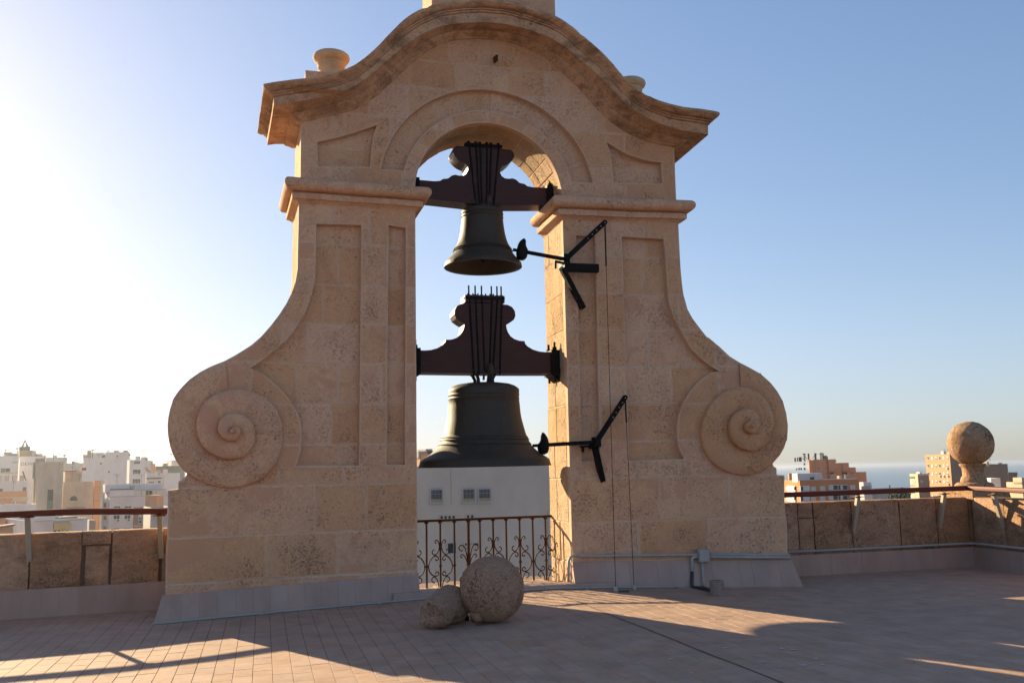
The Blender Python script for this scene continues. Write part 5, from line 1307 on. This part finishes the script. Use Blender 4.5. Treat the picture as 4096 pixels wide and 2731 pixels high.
m = MB(); u0, u1, z0, z1 = cb2.rect('F', 1292, 468, 1360, 510); cb2.slab(m, 'F', u0, u1, z0, z1, -3, -0.6); m.build("roof_edge", M['red_roof'], cb2.r)
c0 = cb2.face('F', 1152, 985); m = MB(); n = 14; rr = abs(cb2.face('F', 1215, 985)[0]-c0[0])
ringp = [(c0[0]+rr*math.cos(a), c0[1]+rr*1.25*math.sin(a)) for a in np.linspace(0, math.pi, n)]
m.add([cb2.on('F', u, z, 0.06) for u, z in ringp], [tuple(range(n))]); m.build("opening_shade_sheet", M['dark_wall'], cb2.r)  # flat dark sheet stands for the shade inside a round opening
cb2.panel('F', 1040, 1090, 1335, 1098, 'dark_wall', 0.15, "cornice_line")
os_ = Building("orange_side_house", "tall narrow orange rendered end wall beside the concrete house", ZA, 1478, 1482, 1622, 672, 228, 20, 'salmon_wall', depth=10); os_.panel('F', 1562, 680, 1620, 1500, 'grey_wall', 0.1, "grey_strip")
for y in (770, 990): os_.panel('F', 1482, y, 1562, y+6, 'brown_wall', 0.1, "floor_band")
dw = Building("sign_building", "white building carrying widely spaced dark letters near its roof", ZA, 270, 312, 718, 292, 380, 20, 'white_wall', coping='brown_wall', depth=14)
text_on(dw, 'F', "DEW", 330, 386, 512, 434, 'dark_wall'); dw.upper("roof_house", 312, 515, 198, 'brown_wall', 0.3, 6); dw.upper("roof_cabin", 515, 580, 232, 'white_wall', 1.0, 3); dw.vent(545, 208, 1.2)
m = MB(); pA, pB = dw.face('F', 365, 165), dw.face('F', 450, 160); m.tube([dw.on('F', pA[0], pA[1]-1.2, -3), dw.on('F', pA[0], pA[1]+0.6, -3)], 1.0, 8); m.tube([dw.on('F', pB[0], pB[1]-1.2, -3), dw.on('F', pB[0], pB[1]+0.6, -3)], 0.9, 8); m.tube([dw.on('F', pA[0], pA[1]+0.4, -3), dw.on('F', (pA[0]+pB[0])/2, pA[1]+3.0, -3), dw.on('F', pB[0], pB[1]+0.4, -3)], 0.35, 6); m.build("water_tanks", M['dark_wall'], dw.r); dw.mast(445, 100, 3, 0.12, 2); dw.mast(290, 150, 3, 0.1, 3)
lg = Building("grey_white_block", "greyish white block with one wide window at the very edge of the pale town", ZA, -260, -250, 285, 288, 360, 18, 'white_wall', depth=14); lg.upper("roof_house", 72, 290, 245, 'grey_wall', 1.0, 6); lg.window('F', 12, 480, 158, 540, 'glass', 2); lg.vent(130, 230, 2.6); lg.panel('F', 195, 375, 275, 398, 'grey_wall', 0.2, "ledge"); lg.mast(100, 180, 2, 0.1, 2); lg.panel('F', -250, 545, 285, 560, 'cream_wall', 0.4, "floor_band")
lb = Building("long_white_wall_house", "long low white house with four squat vent drums on its roof", ZA, -310, -300, 455, 688, 290, 18, 'white_wall', depth=10); lb.window('F', 358, 775, 412, 842, 'glass')
for x0, x1 in ((-40, 35), (80, 155), (200, 272), (318, 390)):
    u0, z = lb.face('F', x0, 592); u1, _ = lb.face('F', x1, 592); c = lb.plan((u0+u1)/2, 1.8, 0); m = MB(); m.tube([(c.x, c.y, lb.zt-0.6), (c.x, c.y, z)], (u1-u0)/2, 12); m.build("vent_drum", M['concrete_wall'], lb.r)
p1, p2 = lb.face('F', 362, 522), lb.face('F', 412, 668); m = MB(); m.bar(lb.plan(p1[0], 1.0, p1[1]), lb.plan(p2[0], 1.0, p2[1]), 0.6, 0.25); m.build("inclined_duct", M['dark_wall'], lb.r)
op = Building("orange_pink_house", "low orange pink house with an air conditioner under the long white house", ZA, -260, -250, 445, 852, 255, 18, 'salmon_wall', depth=10); op.window('F', 320, 1022, 392, 1045, 'glass', 2); op.ac('F', 215, 1018); op.panel('F', 205, 925, 440, 992, 'cream_wall', 0.1, "painted_lit_band"); op.window('F', 30, 1030, 70, 1048, 'glass'); op.panel('F', -250, 935, 200, 945, 'pink_wall', 0.5, "ledge")  # cream panel paints a lit band onto the front
wl = Building("low_white_house", "low plain white house just above the handrail at the photo's edge", ZA, -260, -250, 600, 1062, 215, 18, 'white_wall', depth=8)
wf = Building("white_terrace_block", "white block with a yellow balcony and a row of small windows below the handrail", ZA, 120, 390, 1402, 1296, 175, 26, 'white_wall', depth=12)
wf.panel('F', 832, 1335, 1092, 1432, 'ochre_wall', 0.9, "balcony_front"); wf.panel('F', 835, 1298, 1090, 1335, 'grey_wall', 0.05, "recess_shade_panel"); wf.panel('F', 550, 1292, 830, 1306, 'cream_wall', 0.3, "coping"); wf.panel('F', 1095, 1272, 1300, 1292, 'cream_wall', 0.3, "coping")  # grey panel puts the shade of the balcony hollow into flat colour
for x0, x1 in ((835, 885), (905, 940), (970, 1010), (1028, 1070)): wf.window('F', x0, 1452, x1, 1480, 'glass')
wf.upper("roof_slab", 1000, 1270, 1248, 'dark_wall', 2.0, 3)
wr = Building("row_house", "white side of a row of houses with thin vertical pipes beside the yellow balcony block", ZA, 1396, 1400, 1520, 1290, 180, 18, 'pink_wall', depth=16)
for k in range(6): wr.panel('F', 1412+k*18, 1300, 1417+k*18, 1480, 'ochre_wall' if k % 2 else 'grey_wall', 0.15, "pipe")
ol = Building("orange_roof_house", "small orange house with a dark sloping roof in the lower corner of the pale town", ZA, -250, -240, 132, 1238, 185, 20, 'salmon_wall', depth=8)
ol2 = Building("orange_lean_to", "orange lean-to with dark roof just above the stone parapet", ZA, -250, -245, 255, 1405, 165, 20, 'peach_wall', depth=5); m = MB(); u0, z0 = ol2.face('F', -245, 1420); u1, z1 = ol2.face('F', 215, 1358); m.bar(ol2.on('F', u0, z0, 0.2), ol2.on('F', u1, z1, 0.2), 3.0, 0.25); m.build("sloping_roof", M['red_roof'], ol2.r)
fb_ = Building("far_pale_block", "far pale block with a boxy roof cabin seen past the concrete tower", ZA, 1030, 1035, 1312, 400, 420, 18, 'grey_wall', depth=12); fb_.upper("roof_cabin", 1160, 1240, 382, 'white_wall', 0.5, 4)
fb2 = Building("far_ridge_block", "far grey block with thin antennas behind the concrete tower's top", ZA, 715, 720, 1045, 312, 430, 18, 'grey_wall', depth=12); fb2.mast(1022, 262, 2, 0.14, 3); fb2.mast(955, 150, 4, 0.08); fb2.mast(800, 210, 4, 0.06)

# ---- blocks towards the sea
TR = -15
o1 = Building("orange_apartment_block", "nearer orange apartment block with white enclosed balconies above the parapet", ZC, 120, 462, 1562, 662, 270, TR, 'orange_wall', depth=14, group="blocks by the sea")
for y0, y1 in ((765, 880), (960, 1070)):
    o1.panel('L', 250, y0-5, 400, y1, 'white_wall', 0.35, "enclosed_balcony"); o1.panel('L', 300, y0+5, 320, y1-30, 'shutter', 0.4, "balcony_blind"); o1.panel('L', 380, y0+15, 400, y1-40, 'glass', 0.4, "balcony_pane")
    o1.window('L', 205, y0+20, 240, y1-35, 'shutter')
    o1.panel('F', 470, y0-5, 645, y1, 'white_wall', 0.35, "enclosed_balcony"); o1.panel('F', 482, y0+8, 522, y1-25, 'glass', 0.4, "balcony_pane"); o1.panel('F', 470, y1-30, 648, y1-22, 'grey_wall', 0.45, "balcony_rail")
    o1.window('F', 680, y0+15, 765, y1-32, 'shutter'); o1.window('F', 852, y0+5, 938, y1-35, 'shutter')
    o1.panel('F', 1005, y0-25, 1360, y1-20, 'shutter', 0.2, "glazed_gallery")
    for x0, x1 in ((1095, 1175), (1190, 1225), (1275, 1355)): o1.panel('F', x0, y0-12, x1, y1-45, 'glass', 0.26, "gallery_pane")
    o1.panel('F', 1005, y1-48, 1362, y1-40, 'grey_wall', 0.4, "gallery_rail")
    o1.window('F', 1420, y0-12, 1505, y1-60, 'shutter' if y0 < 900 else 'half')
o1.upper("white_penthouse", 443, 912, 532, 'white_wall', 1.2, 5); o1.panel('F', 0, 0, 1, 1, 'frame', 0.01, "roof_marker") if False else None
m = MB(); u0, u1, z0, z1 = o1.rect('F', 685, 598, 765, 645); o1.slab(m, 'F', u0, u1, z0, z1, -1.25, -1.15); m.build("penthouse_window", M['glass'], o1.r)
m = MB(); u0, u1, z0, z1 = o1.rect('F', 910, 628, 1545, 642); o1.slab(m, 'F', u0, u1, z0-0.3, z1, -0.6, -0.3); m.build("roof_kerb", M['white_wall'], o1.r)
o1.vent(1358, 555, 0.5)
o2 = Building("orange_tower_block", "taller stepped orange block crowned with antennas, sea behind", ZC, 640, 720, 985, 268, 345, TR+12, 'salmon_wall', depth=12, group="blocks by the sea")
def step(x0, x2, ytop, v0, dep, mat='salmon_wall', name="stepped_wing"):
    a = o2.face('F', x0, ytop); b_ = o2.face('F', x2, ytop); m = MB(); c = o2.plan
    m.hexa([c(a[0], v0, BASE), c(b_[0], v0, BASE), c(b_[0], v0+dep, BASE), c(a[0], v0+dep, BASE)], [c(a[0], v0, a[1]), c(b_[0], v0, a[1]), c(b_[0], v0+dep, a[1]), c(a[0], v0+dep, a[1])]); return m.build(name, M[mat], o2.r)
for x0, x2, yt, v0 in ((985, 1116, 266, -0.8), (1116, 1246, 336, -0.2), (1246, 1366, 331, -0.7), (1366, 1526, 418, 0.3), (1526, 1760, 505, 1.5)): step(x0, x2, yt, v0, 12)
ow = Building("orange_stepped_wing", "sunlit stepped orange wing with small square windows, joined to the antenna block", ZC, 366, 640, 722, 282, 343, -50, 'salmon_wall', depth=9, group="blocks by the sea")
for x0, y0, x1, y1 in ((545, 338, 568, 370), (545, 425, 572, 460), (484, 428, 506, 460), (444, 428, 466, 460), (400, 436, 416, 464)): ow.window('L', x0, y0, x1, y1, 'glass')
for x0, y0, x1, y1 in ((808, 418, 842, 452), (950, 418, 976, 452), (1028, 412, 1074, 450), (1028, 325, 1062, 352), (1156, 412, 1194, 445), (1284, 408, 1322, 440), (955, 520, 980, 552), (1208, 510, 1232, 545), (1455, 505, 1482, 538)): o2.window('F', x0, y0, x1, y1, 'glass', 2)
for x0, x1 in ((1008, 1078), (1260, 1330)): o2.panel('F', x0, 510, x1, 575, 'glass', 1.0, "balcony_door"); o2.panel('F', x0-10, 545, x1+35, 582, 'grey_wall', 1.6, "balcony_rail"); o2.panel('F', x0-14, 486, x1+35, 497, 'orange_wall', 1.7, "balcony_slab")
for x, y, r_ in ((530, 225, .2), (563, 222, .22), (580, 215, .22), (597, 222, .22), (650, 150, .14), (668, 155, .14), (738, 152, .3), (860, 140, .22), (880, 150, .14), (965, 150, .14), (985, 138, .14), (1013, 145, .28), (485, 232, .3)): o2.mast(x, y, 4.0, r_, 1 if r_ < .2 else 0)
for (xa, ya, xb, yb) in ((672, 190, 715, 262), (850, 190, 815, 255), (610, 235, 650, 260)):
    a, c = o2.face('F', xa, ya), o2.face('F', xb, yb); m = MB(); m.tube([o2.plan(a[0], 4, a[1]), o2.plan(c[0], 4, c[1])], 0.08, 5); m.build("antenna_stay", M['dark_wall'], o2.r)
c = o2.face('F', 1060, 238); m = MB(); cp = o2.plan(c[0], 4, c[1]); m.lathe([(0.95*math.cos(a), 0.95*math.sin(a)) for a in np.linspace(-1.2, 1.57, 10)], cp, 16); m.build("dish_dome", M['brown_wall'], o2.r, True)
for x in (1165, 1198): o2.upper("roof_tank", x-16, x+16, 305, 'dark_wall', 2.0, 2)
os2 = Building("orange_low_wing", "low orange side wing beside the white penthouse", ZC, 238, 262, 372, 530, 320, TR, 'salmon_wall', depth=8, group="blocks by the sea")
for x in (268, 345): os2.window('F', x, 630, x+18, 655, 'glass')
ws = Building("white_annex", "small white annex at the end of the orange blocks", ZC, 1568, 1660, 1788, 695, 300, -5, 'white_wall', depth=8, group="blocks by the sea"); ws.panel('F', 1620, 765, 1790, 840, 'grey_wall', 0.2, "annex_wall")
hb = Building("harbour_shed", "long low harbour shed with pale roof below the sea", ZC, 1560, 1590, 2420, 820, 520, 5, 'grey_wall', depth=20, group="harbour buildings")
for k in range(5): hb.panel('F', 1850+k*100, 925, 1900+k*100, 985, 'dark_wall', 0.3, "shed_shade_panel")  # flat dark panels paint the shade inside the shed's openings
hb.panel('F', 1790, 818, 1860, 832, 'white_wall', 0.5, "roof_light"); hb.mast(1932, 735, 6, 0.9); hb.mast(2310, 755, 6, 0.35, 1)
h2 = Building("harbour_wall_block", "grey harbour block with white posts just above the parapet", ZC, 1560, 1600, 2900, 935, 430, 5, 'grey_wall', depth=14, group="harbour buildings")
for x in (1815, 1960, 2100, 2240): h2.panel('F', x, 945, x+10, 1020, 'white_wall', 0.4, "post")
h2.panel('F', 2120, 945, 2900, 1010, 'dark_wall', 0.2, "dark_front")
tw = Building("peach_tower", "tall peach tower with a grid of small windows left of the ball finial", ZD, 528, 868, 1130, 602, 340, -10, 'peach_wall', depth=14, group="blocks by the sea")
m = MB(); tw.slab(m, 'F', -0.02, tw.W, BASE, tw.zt-0.7, 0.0, 0.05); m.build("painted_shade_side", M['brown_wall'], tw.r)  # brown slab puts the shade on this face into its colour
for j, (ya, yb) in enumerate(((642, 682), (755, 795), (872, 908), (985, 1022), (1095, 1125), (1200, 1235))):
    for i, x in enumerate((548, 604, 660, 716, 772, 828)):
        sl2 = 2*j; tw.window('L', x+sl2, ya-3*(i > 3), x+22+sl2, yb-3*(i > 3), ('glass', 'half', 'shutter')[(i*5+j*3) % 3])
for x, y in ((735, 925), (790, 928), (850, 925), (840, 815), (858, 1045)): tw.ac('L', x, y)
pn_ = Building("narrow_cream_block", "narrow cream and green block left of the peach tower", ZD, 280, 402, 560, 890, 310, -10, 'cream_wall', depth=9, group="blocks by the sea")
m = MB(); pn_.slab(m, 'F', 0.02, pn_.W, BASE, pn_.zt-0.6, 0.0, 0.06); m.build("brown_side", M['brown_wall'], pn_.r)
for y in (930, 1058, 1165): pn_.panel('L', 285, y, 362, y+(28 if y == 930 else 8), 'green_wall', 0.1, "green_band")
for y in (985, 1105, 1200):
    for x in (308, 330, 350): pn_.panel('L', x, y, x+14, y+55, 'shutter', 0.08, "shutter_panel")
pn_.panel('F', 440, 985, 480, 1022, 'grey_wall', 0.12, "vent_grille"); pn_.upper("roof_cabin", 455, 490, 866, 'white_wall', 1.0, 2)
bb = Building("brown_stepped_block", "long brown stepped block behind the ball finial", ZD, 1355, 1360, 1722, 752, 380, -18, 'brown_wall', depth=14, group="blocks by the sea"); bb.window('F', 1495, 835, 1522, 862, 'glass'); bb.upper("roof_plant", 1362, 1480, 740, 'brown_wall', 2, 4); bb.vent(1628, 735, 1.4)
bb2 = Building("brown_lower_block", "lower brown block stepping down toward the photo's edge", ZD, 1718, 1722, 1850, 870, 372, -18, 'brown_wall', depth=10, group="blocks by the sea"); bb2.vent(1862, 900, 1.2)
wh1 = Building("white_cabin_block", "small white block right behind the finial's base", ZD, 1465, 1470, 1597, 955, 300, -18, 'white_wall', depth=8, group="blocks by the sea")
wh2 = Building("cream_stepped_block", "sunlit cream stepped block above the sunlit handrail", ZD, 1678, 1925, 2300, 1012, 285, -5, 'cream_wall', depth=10, group="blocks by the sea"); 
a, z_ = wh2.face('L', 1790, 945); m = MB(); m.hexa([wh2.plan(0, 0, wh2.zt-0.6), wh2.plan(8, 0, wh2.zt-0.6), wh2.plan(8, a, wh2.zt-0.6), wh2.plan(0, a, wh2.zt-0.6)], [wh2.plan(0, 0, z_), wh2.plan(8, 0, z_), wh2.plan(8, a, z_), wh2.plan(0, a, z_)]); m.build("upper_storey", M['cream_wall'], wh2.r)

# aerials, boxes and cowls on the roofs
rc = random.Random(41)
for bd in (w_, st_, s2, tb, sw, cb_, cb2, dw, lg, lb, op, fb_, fb2, b, lw, wf, tw, bb, o1):
    for k in range(rc.randint(2, 4)):
        u, v = rc.uniform(0.1, 0.9)*bd.W, rc.uniform(0.2, 0.8)*bd.D; z0 = bd.zt-0.56; kind = rc.random()
        m = MB()
        if kind < 0.5:
            h = rc.uniform(2.0, 4.2); a = bd.plan(u, v, z0); m.tube([a, a+Vector((0, 0, h))], 0.035, 5)
            for q in range(3):
                w2 = 0.7-0.12*q; c = a+Vector((0, 0, h-0.1-0.25*q)); m.tube([c-Vector((w2, 0.1, 0)), c+Vector((w2, 0.1, 0))], 0.02, 4)
            m.build("antenna", M['dark_wall'], bd.r)
        elif kind < 0.8:
            a = bd.plan(u, v, z0+0.6); m.box(a, (rc.uniform(0.8, 1.8), rc.uniform(0.8, 1.4), rc.uniform(1.2, 2.2))); m.build("roof_box", M[rc.choice(['white_wall', 'grey_wall', 'cream_wall'])], bd.r)
        else:
            a = bd.plan(u, v, z0); m.tube([a, a+Vector((0, 0, 1.3))], 0.55, 10); m.build("water_tank", M[rc.choice(['dark_wall', 'grey_wall'])], bd.r)

# a leafy tree by the harbour wall
tp = at_dist(*ZD(230, 1235), 400); tr = root("harbour_tree", (tp[0], tp[1], BASE), "round dark green tree among the harbour sheds left of the cream block", "tree")
m = MB(); m.tube([(tp[0], tp[1], BASE), (tp[0], tp[1], tp[2]-1)], [0.5, 0.3], 7); m.build("trunk", M['brown_wall'], tr)
rt = random.Random(3); m = MB()
for k in range(900):
    d = Vector((rt.gauss(0, 1), rt.gauss(0, 1), rt.gauss(0, 1))).normalized()*(rt.random()**0.4)
    c = Vector((tp[0], tp[1], tp[2]))+Vector((d.x*6, d.y*6, d.z*3.6)); s_ = rt.uniform(0.3, 0.7)
    a = Vector((rt.gauss(0, 1), rt.gauss(0, 1), rt.gauss(0, 1))).normalized(); b_ = a.orthogonal().normalized(); c_ = a.cross(b_)
    m.add([c+b_*s_, c+c_*s_, c-b_*s_, c-c_*s_], [(0, 1, 2, 3)])
m.build("crown", M['tree'], tr)

# the rest of the town, hidden behind the gable from the photograph's place: one mass of low houses
rt = random.Random(17); m = MB(); mats = []
def addm(k, n0): mats.extend([k]*(len(m.f)-n0))
for k in range(150):
    az = math.radians(rt.uniform(-2.5, 26.5)); d = 95+rt.random()**0.8*650
    if d < 130 and az < math.radians(12): d += 60
    x, y = CAM[0]+d*math.sin(az), CAM[1]+d*math.cos(az); w, dp = rt.uniform(9, 20), rt.uniform(9, 18); zt_ = rt.uniform(-16, -5) if d < 300 else rt.uniform(-14, -1)
    R = Matrix.Rotation(math.radians(rt.choice([12, 14, 17])), 3, 'Z'); n0 = len(m.f); c = Vector((x, y, (BASE+zt_)/2))
    m.box(c, (w, dp, zt_-BASE), R); addm(rt.choice([0, 0, 0, 1, 2, 3]), n0)
    n0 = len(m.f)
    for zz in np.arange(BASE+2, zt_-1.5, 3.1):
        for u in np.arange(-w/2+1.6, w/2-1.2, 2.8): m.box(Vector((x, y, zz+0.7)) + R @ Vector((u, -dp/2-0.02, 0)), (1.1, 0.1, 1.3), R)
    addm(4, n0)
tm = m.build("town_blocks", M['white_wall'])
for q in ('cream_wall', 'pink_wall', 'salmon_wall', 'glass'): tm.data.materials.append(M[q])
if len(tm.data.polygons) == len(mats): tm.data.polygons.foreach_set("material_index", mats)
tm["kind"] = "stuff"

# ------------------------------------------------------------------ sea haze
hm_ = bpy.data.materials.new("haze"); hm_.use_nodes = True; ht = hm_.node_tree; ht.nodes.clear()
pv = ht.nodes.new("ShaderNodeVolumePrincipled"); pv.inputs['Color'].default_value = (0.80, 0.88, 1.0, 1); pv.inputs['Density'].default_value = 0.00013; pv.inputs['Anisotropy'].default_value = 0.68
ho = ht.nodes.new("ShaderNodeOutputMaterial"); ht.links.new(pv.outputs[0], ho.inputs['Volume'])
m = MB(); m.box((0, 0, -8.0), (34000, 34000, 44.0)); hz_ = m.build("haze", hm_); hz_["kind"] = "stuff"
